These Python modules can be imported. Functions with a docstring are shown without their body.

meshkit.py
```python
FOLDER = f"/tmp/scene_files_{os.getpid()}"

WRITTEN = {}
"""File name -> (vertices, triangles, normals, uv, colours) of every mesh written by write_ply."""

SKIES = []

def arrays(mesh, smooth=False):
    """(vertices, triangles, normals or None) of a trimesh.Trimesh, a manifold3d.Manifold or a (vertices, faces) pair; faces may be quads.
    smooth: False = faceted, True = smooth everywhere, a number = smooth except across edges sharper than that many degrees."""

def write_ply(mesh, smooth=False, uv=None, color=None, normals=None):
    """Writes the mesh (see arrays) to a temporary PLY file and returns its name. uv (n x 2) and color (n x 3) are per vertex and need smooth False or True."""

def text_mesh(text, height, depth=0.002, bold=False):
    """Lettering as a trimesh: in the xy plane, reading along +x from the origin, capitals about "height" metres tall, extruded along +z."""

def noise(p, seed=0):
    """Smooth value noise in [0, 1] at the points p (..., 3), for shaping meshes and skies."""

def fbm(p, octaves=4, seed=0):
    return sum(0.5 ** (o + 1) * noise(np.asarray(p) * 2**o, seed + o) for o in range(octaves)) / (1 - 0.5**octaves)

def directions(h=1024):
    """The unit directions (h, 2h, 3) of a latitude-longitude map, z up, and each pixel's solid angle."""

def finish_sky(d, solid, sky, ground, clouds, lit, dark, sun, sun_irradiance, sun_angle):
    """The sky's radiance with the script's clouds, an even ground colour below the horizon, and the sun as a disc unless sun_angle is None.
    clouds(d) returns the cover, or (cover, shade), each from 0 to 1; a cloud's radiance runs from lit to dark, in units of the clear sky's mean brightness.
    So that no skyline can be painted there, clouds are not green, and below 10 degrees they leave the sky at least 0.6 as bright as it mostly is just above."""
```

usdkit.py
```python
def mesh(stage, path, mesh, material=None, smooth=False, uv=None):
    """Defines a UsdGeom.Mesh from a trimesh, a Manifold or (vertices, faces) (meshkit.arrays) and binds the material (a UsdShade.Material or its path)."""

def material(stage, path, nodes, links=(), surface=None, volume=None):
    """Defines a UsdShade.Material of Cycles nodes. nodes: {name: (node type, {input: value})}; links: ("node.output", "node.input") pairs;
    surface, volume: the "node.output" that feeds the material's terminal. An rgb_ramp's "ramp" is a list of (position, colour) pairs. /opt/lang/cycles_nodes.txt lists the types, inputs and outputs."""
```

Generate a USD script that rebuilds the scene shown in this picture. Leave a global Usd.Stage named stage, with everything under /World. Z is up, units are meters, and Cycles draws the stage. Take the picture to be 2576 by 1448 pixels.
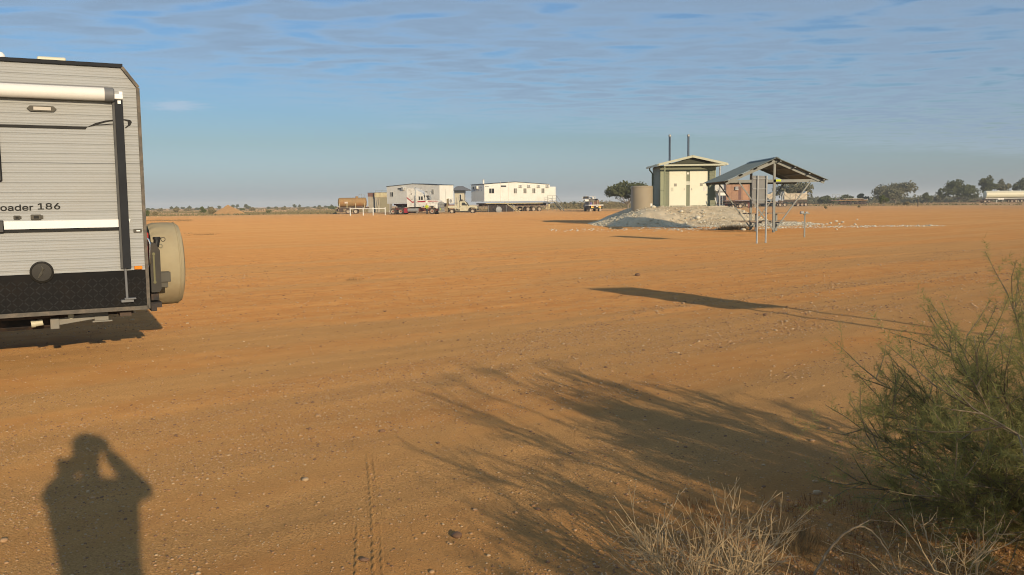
import math, random
import numpy as np, trimesh, usdkit, meshkit
import manifold3d as m3
from pxr import Usd, UsdGeom, UsdLux, UsdShade, Gf, Sdf, Vt

stage = Usd.Stage.CreateInMemory()
UsdGeom.SetStageUpAxis(stage, 'Z')
UsdGeom.SetStageMetersPerUnit(stage, 1.0)
UsdGeom.Xform.Define(stage, '/World')
UsdGeom.Scope.Define(stage, '/World/Looks')
PI = math.pi

# ---------------------------------------------------------------- camera, sky, sun, exposure
F_PX, EYE = 2231.0, 1.5
PITCH, ROLL = math.atan(210.2 / F_PX), 0.0122
Fv = np.array([0, math.cos(PITCH), -math.sin(PITCH)])
R0, U0 = np.array([1.0, 0, 0]), np.array([0, math.sin(PITCH), math.cos(PITCH)])
Rv, Uv = math.cos(ROLL) * R0 - math.sin(ROLL) * U0, math.cos(ROLL) * U0 + math.sin(ROLL) * R0
cam = UsdGeom.Camera.Define(stage, '/World/camera')
mt = Gf.Matrix4d(*[float(x) for x in (*Rv, 0, *Uv, 0, *(-Fv), 0, 0, 0, EYE, 1)])
cam.AddTransformOp().Set(mt)
cam.CreateHorizontalApertureAttr(36.0)
cam.CreateVerticalApertureAttr(36.0 * 575 / 1024)
cam.CreateFocalLengthAttr(36.0 * F_PX / 2576)
cam.CreateClippingRangeAttr((0.05, 20000.0))
cam.CreateExposureAttr(0.11)

SUN_EL, SUN_AZ = math.radians(14.5), math.radians(153.0)          # azimuth from +y towards +x of the direction TOWARDS the sun
S = np.array([math.cos(SUN_EL) * math.sin(SUN_AZ), math.cos(SUN_EL) * math.cos(SUN_AZ), math.sin(SUN_EL)])
sun = UsdLux.DistantLight.Define(stage, '/World/sun')
sun.CreateIntensityAttr(1.0); sun.CreateAngleAttr(0.5); sun.CreateNormalizeAttr(True)
sun.CreateColorAttr(Gf.Vec3f(1.0, 0.80, 0.56))
zx = np.cross([0, 0, 1.0], S); zx /= np.linalg.norm(zx); zy = np.cross(S, zx)
sun.AddTransformOp().Set(Gf.Matrix4d(*[float(x) for x in (*zx, 0, *zy, 0, *S, 0, 0, 0, 50, 1)]))

dome = UsdLux.DomeLight.Define(stage, '/World/sky')
dome.GetPrim().SetCustomDataByKey('kind', 'structure')
dome.GetPrim().SetCustomDataByKey('label', 'blue late afternoon sky with a rippled sheet of thin cloud')
N = {
 'tc': ('texture_coordinate', {}), 'sx': ('separate_xyz', {}),
 'sky': ('sky_texture', {'sky_type': 'single_scattering', 'sun_disc': False, 'sun_elevation': SUN_EL, 'sun_rotation': SUN_AZ, 'altitude': 120.0, 'air_density': 1.0, 'aerosol_density': 1.4, 'ozone_density': 2.2}),
 'zc': ('math', {'math_type': 'maximum', 'value2': 0.03}),
 'qx': ('math', {'math_type': 'divide'}), 'qy': ('math', {'math_type': 'divide'}),
 'q': ('combine_xyz', {'z': 0.37}),
 'm1': ('mapping', {'scale': (0.8, 1.2, 1.0), 'rotation': (0, 0, -0.18)}),
 'n1': ('noise_texture', {'scale': 2.9, 'detail': 3.0, 'roughness': 0.42, 'distortion': 0.3}),
 'n2': ('noise_texture', {'scale': 0.33, 'detail': 2.0, 'roughness': 0.5}),
 'n3': ('noise_texture', {'scale': 6.0, 'detail': 3.0, 'roughness': 0.55}),
 'rr': ('vector_math', {'math_type': 'length'}),
 'q2': ('combine_xyz', {'z': 0.0}),
 'e1': ('math', {'math_type': 'multiply_add', 'value2': -1.1}),
 'e2': ('math', {'math_type': 'multiply_add', 'value2': 5.0}),
 'edge': ('map_range', {'range_type': 'smoothstep', 'from_min': 15.5, 'from_max': 9.5, 'to_min': 0.0, 'to_max': 1.0, 'clamp': True}),
 'big': ('map_range', {'range_type': 'smoothstep', 'from_min': 0.2, 'from_max': 0.45, 'to_min': 0.7, 'to_max': 1.0, 'clamp': True}),
 'cell': ('map_range', {'range_type': 'smoothstep', 'from_min': 0.28, 'from_max': 0.6, 'to_min': 0.1, 'to_max': 1.0, 'clamp': True}),
 'fine': ('map_range', {'range_type': 'linear', 'from_min': 0.3, 'from_max': 0.7, 'to_min': 0.85, 'to_max': 1.08, 'clamp': True}),
 'c1': ('math', {'math_type': 'multiply'}), 'c2': ('math', {'math_type': 'multiply'}), 'c3': ('math', {'math_type': 'multiply'}),
 'c4': ('math', {'math_type': 'multiply', 'value2': 0.86}),
 'shade': ('rgb_ramp', {'ramp': [(0.0, (4.9, 6.4, 8.1)), (0.4, (4.6, 5.9, 7.4)), (1.0, (3.1, 4.35, 6.0))]}),
 'mixc': ('mix_color', {'use_clamp': False}),
 'air': ('rgb_ramp', {'ramp': [(0.0, (1.95, 2.2, 3.1)), (0.006, (1.5, 1.78, 2.7)), (0.014, (1.2, 1.42, 2.15)), (0.03, (1.05, 1.25, 1.8)), (0.068, (0.88, 1.02, 1.24)), (0.14, (0.74, 1.01, 1.3)), (0.3, (0.70, 0.99, 1.28)), (1.0, (0.70, 0.99, 1.28))]}),
 'tint': ('vector_math', {'math_type': 'multiply'}),
 'bg': ('background_shader', {'strength': 0.079}),
}
L = [('tc.generated', 'sx.vector'), ('sx.z', 'zc.value1'), ('sx.x', 'qx.value1'), ('zc.value', 'qx.value2'), ('sx.y', 'qy.value1'), ('zc.value', 'qy.value2'),
 ('qx.value', 'q.x'), ('qy.value', 'q.y'), ('q.vector', 'm1.vector'), ('m1.vector', 'n1.vector'), ('m1.vector', 'n2.vector'), ('m1.vector', 'n3.vector'),
 ('qx.value', 'q2.x'), ('qy.value', 'q2.y'), ('q2.vector', 'rr.vector1'), ('qx.value', 'e1.value1'), ('rr.value', 'e1.value3'), ('n2.fac', 'e2.value1'), ('e1.value', 'e2.value3'),
 ('e2.value', 'edge.value'), ('n2.fac', 'big.value'), ('n1.fac', 'cell.value'), ('n3.fac', 'fine.value'),
 ('edge.result', 'c1.value1'), ('big.result', 'c1.value2'), ('c1.value', 'c2.value1'), ('cell.result', 'c2.value2'), ('c2.value', 'c3.value1'), ('fine.result', 'c3.value2'), ('c3.value', 'c4.value1'),
 ('c3.value', 'shade.fac'), ('sx.z', 'air.fac'), ('sky.color', 'tint.vector1'), ('air.color', 'tint.vector2'), ('tint.vector', 'mixc.a'), ('shade.color', 'mixc.b'), ('mixc.result', 'bg.color')]
# small separate clouds low on the left: flattened soft puffs at their own bearings
prev = 'c4.value'
for i, (az, el, ra, re, amt) in enumerate([(-20.3, 6.05, 1.9, 0.4, 0.85), (-6.3, 5.0, 2.6, 0.3, 0.26), (1.6, 5.1, 1.6, 0.28, 0.2), (23.0, 4.1, 5.0, 0.35, 0.3), (14.0, 4.35, 3.2, 0.3, 0.24)]):
    d = np.array([math.sin(math.radians(az)) * math.cos(math.radians(el)), math.cos(math.radians(az)) * math.cos(math.radians(el)), math.sin(math.radians(el))])
    k = 1 / math.radians(ra)
    N[f'pm{i}'] = ('vector_math', {'math_type': 'subtract', 'vector2': tuple(d)})
    N[f'ps{i}'] = ('vector_math', {'math_type': 'multiply', 'vector2': (k, k, 1 / math.radians(re))})
    N[f'pl{i}'] = ('vector_math', {'math_type': 'length'})
    N[f'pn{i}'] = ('math', {'math_type': 'multiply_add', 'value2': -1.5})
    N[f'pr{i}'] = ('map_range', {'range_type': 'smoothstep', 'from_min': 0.45, 'from_max': -0.65, 'to_min': 0.0, 'to_max': amt, 'clamp': True})
    N[f'pa{i}'] = ('math', {'math_type': 'maximum'})
    L += [('tc.generated', f'pm{i}.vector1'), (f'pm{i}.vector', f'ps{i}.vector1'), (f'ps{i}.vector', f'pl{i}.vector1'), ('n3.fac', f'pn{i}.value1'), (f'pl{i}.value', f'pn{i}.value3'),
          (f'pn{i}.value', f'pr{i}.value'), (prev, f'pa{i}.value1'), (f'pr{i}.result', f'pa{i}.value2')]
    prev = f'pa{i}.value'
L.append((prev, 'mixc.fac'))
skym = usdkit.material(stage, '/World/Looks/sky', N, L, surface='bg.background')
UsdShade.MaterialBindingAPI.Apply(dome.GetPrim()).Bind(skym)

# ---------------------------------------------------------------- helpers
def ray(x, y): return Fv * F_PX + Rv * (x - 1288) - Uv * (y - 724)
def at(x, y, Y):
    d = ray(x, y); return d * Y / d[1] + np.array([0, 0, EYE])
def ground(x, y, z=0.0):
    d = ray(x, y); return d * (EYE - z) / -d[2] + np.array([0, 0, EYE])
def dx(x, Y): return (x - 1288) / F_PX * Y                                    # metres right of the view axis at distance Y
def hgt(px, Y): return px / F_PX * Y

counts, OWN = {}, {}
def path_for(name, parent):
    base = '/World' if parent is None else str(parent.GetPath())
    k = counts.get((base, name), 0); counts[(base, name)] = k + 1
    return f'{base}/{name}' + (f'_{k:03d}' if k else '')
def tag(p, label=None, cat=None, group=None, kind=None):
    p = p.GetPrim() if hasattr(p, 'GetPrim') else p
    for k, v in (('label', label), ('category', cat), ('group', group), ('kind', kind)):
        if v: p.SetCustomDataByKey(k, v)
    return p
def obj(name, mesh, mat, parent=None, smooth=False, label=None, cat=None, group=None, kind=None):
    if isinstance(mesh, MB): mesh = mesh.mesh()
    own = OWN.get(str(parent.GetPath()).split('/')[2]) if parent is not None else None
    if own:                                                        # drawn about a pivot and sized to the real thing
        v, f, _ = meshkit.arrays(mesh); mesh = trimesh.Trimesh((v - own[0]) * own[1], f, process=False)
    m = usdkit.mesh(stage, path_for(name, parent), mesh, mat, smooth=smooth)
    return tag(m, label, cat, group, kind)
def thing(name, label, cat, loc=(0, 0, 0), rot=0.0, group=None):
    x = UsdGeom.Xform.Define(stage, path_for(name, None))
    x.AddTranslateOp().Set(Gf.Vec3d(*[float(v) for v in loc])); x.AddRotateZOp().Set(float(rot))
    return tag(x, label, cat, group)
def dup(src, loc, rot, label, group=None, scale=None):
    was = src.GetCustomData(); name = src.GetName()
    x = UsdGeom.Xform.Define(stage, path_for(name, None))
    x.AddTranslateOp().Set(Gf.Vec3d(*[float(v) for v in loc])); x.AddRotateZOp().Set(float(rot))
    p = x.GetPrim(); p.GetReferences().AddInternalReference(src.GetPath())
    x.SetXformOpOrder(x.GetOrderedXformOps())
    if scale is not None:
        x.AddScaleOp().Set(Gf.Vec3f(*[float(v) for v in (scale if np.ndim(scale) else (scale,) * 3)]))
    p.SetInstanceable(True)
    return tag(p, label, was['category'], group or was.get('group'))

class MB:
    def __init__(s): s.m = []
    def add(s, m, off=None):
        if off is not None: m = m.copy(); m.apply_translation(off)
        s.m.append(m); return s
    def box(s, x0, x1, y0, y1, z0, z1, c=0.0):
        h = np.array([x1 - x0, y1 - y0, z1 - z0]) / 2; o = np.array([x0 + x1, y0 + y1, z0 + z1]) / 2
        if c > 0:
            pts = []
            for sx in (-1, 1):
                for sy in (-1, 1):
                    for sz in (-1, 1):
                        for k in range(3):
                            q = h - c; q[k] = h[k]; pts.append(q * (sx, sy, sz))
            m = trimesh.convex.convex_hull(np.array(pts)); m.apply_translation(o)
        else:
            m = trimesh.creation.box(h * 2); m.apply_translation(o)
        s.m.append(m); return s
    def bar(s, p, q, w, h, up=(0, 0, 1)):
        p, q = np.asarray(p, float), np.asarray(q, float); d = q - p; n = np.linalg.norm(d); d /= n
        a = np.cross(d, up)
        if np.linalg.norm(a) < 1e-4: a = np.cross(d, (0, 1, 0))
        a /= np.linalg.norm(a); b = np.cross(a, d)
        m = trimesh.creation.box((w, n, h)); T = np.eye(4); T[:3, 0], T[:3, 1], T[:3, 2], T[:3, 3] = a, d, b, (p + q) / 2
        m.apply_transform(T); s.m.append(m); return s
    def tube(s, pts, r, n=8):
        p = np.asarray(pts, float); r = np.broadcast_to(np.asarray(r, float), (len(p),))
        t = np.gradient(p, axis=0); t /= np.linalg.norm(t, axis=1, keepdims=True) + 1e-12
        ref = np.where(np.abs(t[:, 2:]) < 0.95, [[0, 0, 1.0]], [[1.0, 0, 0]])
        a = np.cross(t, ref); a /= np.linalg.norm(a, axis=1, keepdims=True) + 1e-12; b = np.cross(t, a)
        g = np.arange(n) * 2 * PI / n
        v = (p[:, None] + r[:, None, None] * (np.cos(g)[None, :, None] * a[:, None] + np.sin(g)[None, :, None] * b[:, None])).reshape(-1, 3)
        f = []
        for i in range(len(p) - 1):
            for j in range(n):
                k = (j + 1) % n; A, B, C, D = i * n + j, i * n + k, (i + 1) * n + k, (i + 1) * n + j
                f += [(A, B, C), (A, C, D)]
        c0, c1 = len(v), len(v) + 1; v = np.vstack([v, p[0], p[-1]]); e = (len(p) - 1) * n
        for j in range(n):
            k = (j + 1) % n; f += [(c0, k, j), (c1, e + j, e + k)]
        m = trimesh.Trimesh(v, np.array(f)[:, ::-1], process=False); s.m.append(m); return s
    def lathe(s, prof, axis='z', o=(0, 0, 0), n=32):           # prof: (radius, height)
        m = trimesh.creation.revolve(np.array(prof, float), sections=n)
        if axis == 'y': m.apply_transform(trimesh.transformations.rotation_matrix(PI / 2, [1, 0, 0]))
        if axis == 'x': m.apply_transform(trimesh.transformations.rotation_matrix(PI / 2, [0, 1, 0]))
        m.apply_translation(o); s.m.append(m); return s
    def prism(s, poly, y0, y1):                                 # polygon in (x, z), extruded along y
        from shapely.geometry import Polygon
        pg = Polygon(poly)
        if not pg.is_valid: pg = pg.buffer(0)
        for g in getattr(pg, 'geoms', [pg]):
            m = trimesh.creation.extrude_polygon(g, abs(y1 - y0), engine='earcut')
            v = m.vertices.copy(); m.vertices = np.stack([v[:, 0], max(y0, y1) - v[:, 2], v[:, 1]], 1)
            s.m.append(m)
        return s
    def mesh(s): return trimesh.util.concatenate(s.m)
def rod(p, q, r, n=8): return MB().tube([p, q], r, n)

mats = {}
def pm(name, col, rough=0.6, var=0.18, scale=4.0, metal=0.0, bump=0.0, bscale=60.0, dirt=None, damt=0.35, dscale=2.0, spec=0.4, trans=0.0):
    if name in mats: return mats[name]
    col = tuple(col)
    n = {'tc': ('texture_coordinate', {}), 'n': ('noise_texture', {'scale': scale, 'detail': 4.0, 'roughness': 0.6}),
         'r': ('rgb_ramp', {'ramp': [(0.25, [c * (1 - var) for c in col]), (0.75, [c * (1 + var) for c in col])]}),
         'p': ('principled_bsdf', {'roughness': rough, 'metallic': metal, 'specular_ior_level': spec})}
    l = [('tc.object', 'n.vector'), ('n.fac', 'r.fac')]; out = 'r.color'
    if dirt is not None:
        n['dn'] = ('noise_texture', {'scale': dscale, 'detail': 5.0, 'roughness': 0.65})
        n['dr'] = ('map_range', {'range_type': 'smoothstep', 'from_min': 0.42, 'from_max': 0.72, 'to_min': 0.0, 'to_max': damt * 1.6, 'clamp': True})
        n['dm'] = ('mix_color', {'b': tuple(dirt)})
        l += [('tc.object', 'dn.vector'), ('dn.fac', 'dr.value'), ('dr.result', 'dm.fac'), (out, 'dm.a')]; out = 'dm.result'
    l.append((out, 'p.base_color'))
    if bump:
        n['bn'] = ('noise_texture', {'scale': bscale, 'detail': 3.0}); n['b'] = ('bump', {'strength': bump, 'distance': 0.01})
        l += [('tc.object', 'bn.vector'), ('bn.fac', 'b.height'), ('b.normal', 'p.normal')]
    mats[name] = usdkit.material(stage, '/World/Looks/' + name, n, l, surface='p.BSDF')
    return mats[name]
def leafmat(name, c1, c2, tr=0.35):
    n = {'g': ('geometry', {}), 'r': ('rgb_ramp', {'ramp': [(0.0, c1), (0.55, [(a + b) / 2 for a, b in zip(c1, c2)]), (1.0, c2)]}),
         'd': ('diffuse_bsdf', {'roughness': 0.6}), 't': ('translucent_bsdf', {}), 'm': ('mix_closure', {'fac': tr})}
    mats[name] = usdkit.material(stage, '/World/Looks/' + name, n, [('g.random_per_island', 'r.fac'), ('r.color', 'd.color'), ('r.color', 't.color'), ('d.BSDF', 'm.closure1'), ('t.BSDF', 'm.closure2')], surface='m.closure')
    return mats[name]
def panemat(name, tint=0.25):
    mats[name] = usdkit.material(stage, '/World/Looks/' + name, {'f': ('fresnel', {'IOR': 1.5}), 't': ('transparent_bsdf', {'color': (tint, tint * 1.02, tint)}), 'g': ('glossy_bsdf', {'roughness': 0.03, 'color': (0.9, 0.9, 0.9)}), 'm': ('mix_closure', {})},
        [('f.fac', 'm.fac'), ('t.BSDF', 'm.closure1'), ('g.BSDF', 'm.closure2')], surface='m.closure')
    return mats[name]

RED = (0.30, 0.155, 0.07)
M_white = pm('white_paint', (0.72, 0.70, 0.63), 0.45, 0.05, 1.5, dirt=(0.27, 0.2, 0.13), damt=0.25)
M_offwhite = pm('panel_white', (0.74, 0.725, 0.65), 0.5, 0.03, 0.8, dirt=(0.6, 0.53, 0.42), damt=0.2, dscale=0.7)
M_grey = pm('grey_metal', (0.3, 0.3, 0.285), 0.5, 0.12)
M_galv = pm('galvanised_steel', (0.36, 0.36, 0.34), 0.5, 0.15, 9.0, metal=0.35)
M_dark = pm('dark_rubber', (0.022, 0.02, 0.019), 0.75, 0.3, 6.0, dirt=(0.12, 0.07, 0.04), damt=0.5, dscale=5.0)
M_tyre = pm('dusty_tyre', (0.045, 0.036, 0.03), 0.85, 0.3, 6.0, dirt=(0.17, 0.1, 0.06), damt=0.7, dscale=6.0)
M_black = pm('black_plastic', (0.016, 0.016, 0.016), 0.5, 0.2)
M_chassis = pm('dusty_chassis', (0.07, 0.048, 0.035), 0.7, 0.3, 2.0, dirt=(0.18, 0.1, 0.055), damt=0.5)
M_redchas = pm('red_chassis', (0.16, 0.035, 0.025), 0.6, 0.25, 2.0, dirt=(0.2, 0.1, 0.06), damt=0.5)
M_rim = pm('cream_rim', (0.5, 0.43, 0.32), 0.5, 0.15, dirt=(0.2, 0.12, 0.07), damt=0.5)
M_hub = pm('red_hub', (0.3, 0.06, 0.04), 0.5, 0.15)
M_chrome = pm('chrome', (0.75, 0.74, 0.72), 0.12, 0.03, metal=1.0)
M_glass = pm('dark_window_glass', (0.035, 0.037, 0.035), 0.08, 0.2, spec=0.6)
M_blind = pm('window_blind', (0.16, 0.15, 0.12), 0.25, 0.1, spec=0.5)
M_frame = pm('window_frame', (0.72, 0.7, 0.63), 0.4, 0.05)
M_roof = pm('dark_roof_trim', (0.05, 0.052, 0.05), 0.5, 0.15)
M_yellow = pm('hi_vis_yellow', (0.55, 0.62, 0.02), 0.7, 0.08)
M_amber = pm('amber_lens', (0.75, 0.22, 0.01), 0.2, 0.05)
M_redlens = pm('red_lens', (0.4, 0.03, 0.02), 0.25, 0.05)
M_stripe = pm('red_stripe', (0.36, 0.03, 0.04), 0.4, 0.05)
M_wood = pm('weathered_timber', (0.27, 0.21, 0.15), 0.8, 0.2, 5.0)

rng = np.random.default_rng(7)

# ---------------------------------------------------------------- ground
TD = np.array([math.cos(0.66), math.sin(0.66)])            # the way most wheel tracks run
def mound_h(x, y):
    ddx = np.maximum(np.maximum((9.0 - x) / 3.5, (x - 14.0) / 3.4), 0)
    ddy = np.maximum(np.maximum((58.1 - y) / 3.6, (y - 65.6) / 6.0), 0)
    d = np.sqrt(ddx ** 2 + ddy ** 2)
    t = np.clip(1 - d, 0, 1); a = np.clip((2.0 - d) / 0.9, 0, 1)
    return 1.15 * (t * t * (3 - 2 * t) * 0.5 + t * 0.5) + 0.07 * np.clip((x - 7) / 3, 0, 1) * a * a * (3 - 2 * a)
RUTS = [(2.6, .16, .012), (4.3, .16, .010), (6.4, .2, .014), (8.1, .2, .014), (10.6, .22, .012), (12.3, .22, .012), (1.2, .12, .006), (15.5, .3, .016), (17.3, .3, .016), (-1.5, .16, .008), (21, .35, .02), (23, .35, .02)]
def relief(x, y):
    p = np.stack([x, y, np.zeros_like(x)], -1); r = np.hypot(x, y)
    u, v = x * TD[0] + y * TD[1], -x * TD[1] + y * TD[0]
    near = np.clip(1.3 - r / 60, 0, 1)
    z = 0.07 * (meshkit.fbm(p / 9, 3, 1) - 0.5) * np.clip(r / 10, 0.3, 1)
    z += near * 0.022 * (meshkit.fbm(np.stack([u / 4.0, v / 0.7, 0 * u], -1), 3, 5) - 0.5)
    for v0, wd, dp in RUTS:
        c = v - v0 - 0.25 * np.sin(u / 9.0 + v0); z -= near * 0.42 * dp * (np.exp(-(c / wd) ** 2) - 0.55 * np.exp(-((np.abs(c) - 1.8 * wd) / (0.6 * wd)) ** 2))
    z += near * 0.016 * (meshkit.fbm(p / 0.3, 3, 9) - 0.5)
    z += np.clip(r / 200, 0, 1) * 0.5 * (meshkit.fbm(p / 60, 2, 12) - 0.5) * np.clip((r - 60) / 100, 0, 1)
    return z
def make_ground():
    rad = np.concatenate([[0.001, 0.5, 1.0, 1.5, 2.0, 2.4], np.geomspace(2.7, 4000, 620)])
    fr = np.radians(np.concatenate([np.arange(-38, 38.01, 0.14)]))
    rest = np.radians(np.arange(42, 320, 5.0))
    ang = np.concatenate([fr, rest]); A = len(ang)
    R, T = np.meshgrid(rad, ang, indexing='ij')
    x, y = R * np.sin(T), R * np.cos(T)
    z = relief(x, y) * np.clip(R / 3, 0, 1) * np.clip((3500 - R) / 2000, 0, 1)
    z = np.where(mound_h(x, y) > 0.05, z - 0.05, z)
    v = np.stack([x, y, z], -1).reshape(-1, 3)
    i, j = np.meshgrid(np.arange(len(rad) - 1), np.arange(A), indexing='ij'); k = (j + 1) % A
    q = np.stack([i * A + j, i * A + k, (i + 1) * A + k, (i + 1) * A + j], -1).reshape(-1, 4)
    f = np.vstack([q[:, [0, 2, 1]], q[:, [0, 3, 2]]])
    return v, f
def ground_z(x, y): return float(relief(np.array([x * 1.0]), np.array([y * 1.0]))[0])

gn = {
 'g': ('geometry', {}), 'sx': ('separate_xyz', {}), 'flat': ('vector_math', {'math_type': 'multiply', 'vector2': (1, 1, 0)}),
 'len': ('vector_math', {'math_type': 'length'}),
 'mp': ('mapping', {'mapping_type': 'point', 'rotation': (0, 0, -0.66)}), 'mp2': ('mapping', {'scale': (0.06, 0.55, 1)}), 'mp3': ('mapping', {'scale': (0.25, 3.2, 1)}),
 'band': ('noise_texture', {'scale': 1.0, 'detail': 4.0, 'roughness': 0.55}), 'streak': ('noise_texture', {'scale': 1.0, 'detail': 5.0, 'roughness': 0.6}),
 'patch': ('noise_texture', {'scale': 0.11, 'detail': 4.0, 'roughness': 0.6}), 'far': ('noise_texture', {'scale': 0.02, 'detail': 5.0, 'roughness': 0.65}),
 'grit': ('noise_texture', {'scale': 75.0, 'detail': 5.0, 'roughness': 0.75}), 'mid': ('noise_texture', {'scale': 2.6, 'detail': 5.0, 'roughness': 0.7}),
 'peb': ('voronoi_texture', {'scale': 95.0}), 'pebm': ('map_range', {'range_type': 'linear', 'from_min': 0.0, 'from_max': 0.55, 'to_min': 1.0, 'to_max': 0.0, 'clamp': True}),
 'bandr': ('map_range', {'range_type': 'smoothstep', 'from_min': 0.42, 'from_max': 0.58, 'to_min': 0.0, 'to_max': 1.0, 'clamp': True}),
 'gravelc': ('rgb_ramp', {'ramp': [(0.25, (0.29, 0.155, 0.054)), (0.5, (0.465, 0.258, 0.092)), (0.75, (0.64, 0.39, 0.165))]}),
 'sandc': ('rgb_ramp', {'ramp': [(0.2, (0.38, 0.16, 0.045)), (0.5, (0.43, 0.21, 0.065)), (0.85, (0.48, 0.275, 0.1))]}),
 'mixs': ('mix_color', {}),
 'nearr': ('map_range', {'range_type': 'smoothstep', 'from_min': 6.0, 'from_max': 15.0, 'to_min': -0.42, 'to_max': 0.35, 'clamp': True}),
 'addn': ('math', {'math_type': 'add', 'use_clamp': True}),
 'farr': ('map_range', {'range_type': 'smoothstep', 'from_min': 95.0, 'from_max': 215.0, 'to_min': 0.0, 'to_max': 1.0, 'clamp': True}),
 'farc': ('rgb_ramp', {'ramp': [(0.3, (0.26, 0.175, 0.09)), (0.5, (0.34, 0.215, 0.105)), (0.68, (0.44, 0.24, 0.10))]}),
 'mixf': ('mix_color', {}), 'stk': ('map_range', {'range_type': 'linear', 'from_min': 0.3, 'from_max': 0.7, 'to_min': 0.9, 'to_max': 1.09, 'clamp': True}),
 'mul': ('vector_math', {'math_type': 'scale'}),
 'h1': ('math', {'math_type': 'multiply_add', 'value2': 0.55}), 'h2': ('math', {'math_type': 'multiply_add', 'value2': 1.2}), 'hb': ('math', {'math_type': 'multiply', 'value2': 0.4}),
 'bump': ('bump', {'strength': 0.85, 'distance': 0.02}),
 'fade': ('map_range', {'range_type': 'linear', 'from_min': 4.0, 'from_max': 60.0, 'to_min': 0.95, 'to_max': 0.45, 'clamp': True}),
 'pmk': ('math', {'math_type': 'multiply'}), 'inv': ('math', {'math_type': 'subtract', 'value1': 1.12}),
 'p': ('principled_bsdf', {'roughness': 0.95, 'specular_ior_level': 0.12, 'diffuse_roughness': 1.0}),
}
gl = [('g.position', 'flat.vector1'), ('flat.vector', 'len.vector1'), ('flat.vector', 'mp.vector'), ('mp.vector', 'mp2.vector'), ('mp.vector', 'mp3.vector'), ('mp2.vector', 'band.vector'), ('mp3.vector', 'streak.vector'),
 ('flat.vector', 'patch.vector'), ('flat.vector', 'far.vector'), ('flat.vector', 'grit.vector'), ('flat.vector', 'mid.vector'), ('flat.vector', 'peb.vector'), ('peb.distance', 'pebm.value'),
 ('band.fac', 'bandr.value'), ('len.value', 'nearr.value'), ('bandr.result', 'addn.value1'), ('nearr.result', 'addn.value2'),
 ('grit.fac', 'gravelc.fac'), ('mid.fac', 'sandc.fac'), ('addn.value', 'mixs.fac'), ('gravelc.color', 'mixs.a'), ('sandc.color', 'mixs.b'),
 ('len.value', 'farr.value'), ('farr.result', 'mixf.fac'), ('mixs.result', 'mixf.a'), ('far.fac', 'farc.fac'), ('farc.color', 'mixf.b'),
 ('streak.fac', 'stk.value'), ('mixf.result', 'mul.vector1'), ('stk.result', 'mul.scale'), ('mul.vector', 'p.base_color'),
 ('addn.value', 'inv.value2'), ('pebm.result', 'pmk.value1'), ('inv.value', 'pmk.value2'), ('pmk.value', 'hb.value1'),
 ('grit.fac', 'h1.value1'), ('hb.value', 'h1.value3'), ('mid.fac', 'h2.value1'), ('h1.value', 'h2.value3'), ('h2.value', 'bump.height'), ('len.value', 'fade.value'), ('fade.result', 'bump.strength'), ('bump.normal', 'p.normal')]
M_ground = usdkit.material(stage, '/World/Looks/red_ground', gn, gl, surface='p.BSDF')
obj('ground', make_ground(), M_ground, smooth=True, kind='structure', label='wide flat red dirt plain with wheel tracks and loose gravel')

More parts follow.
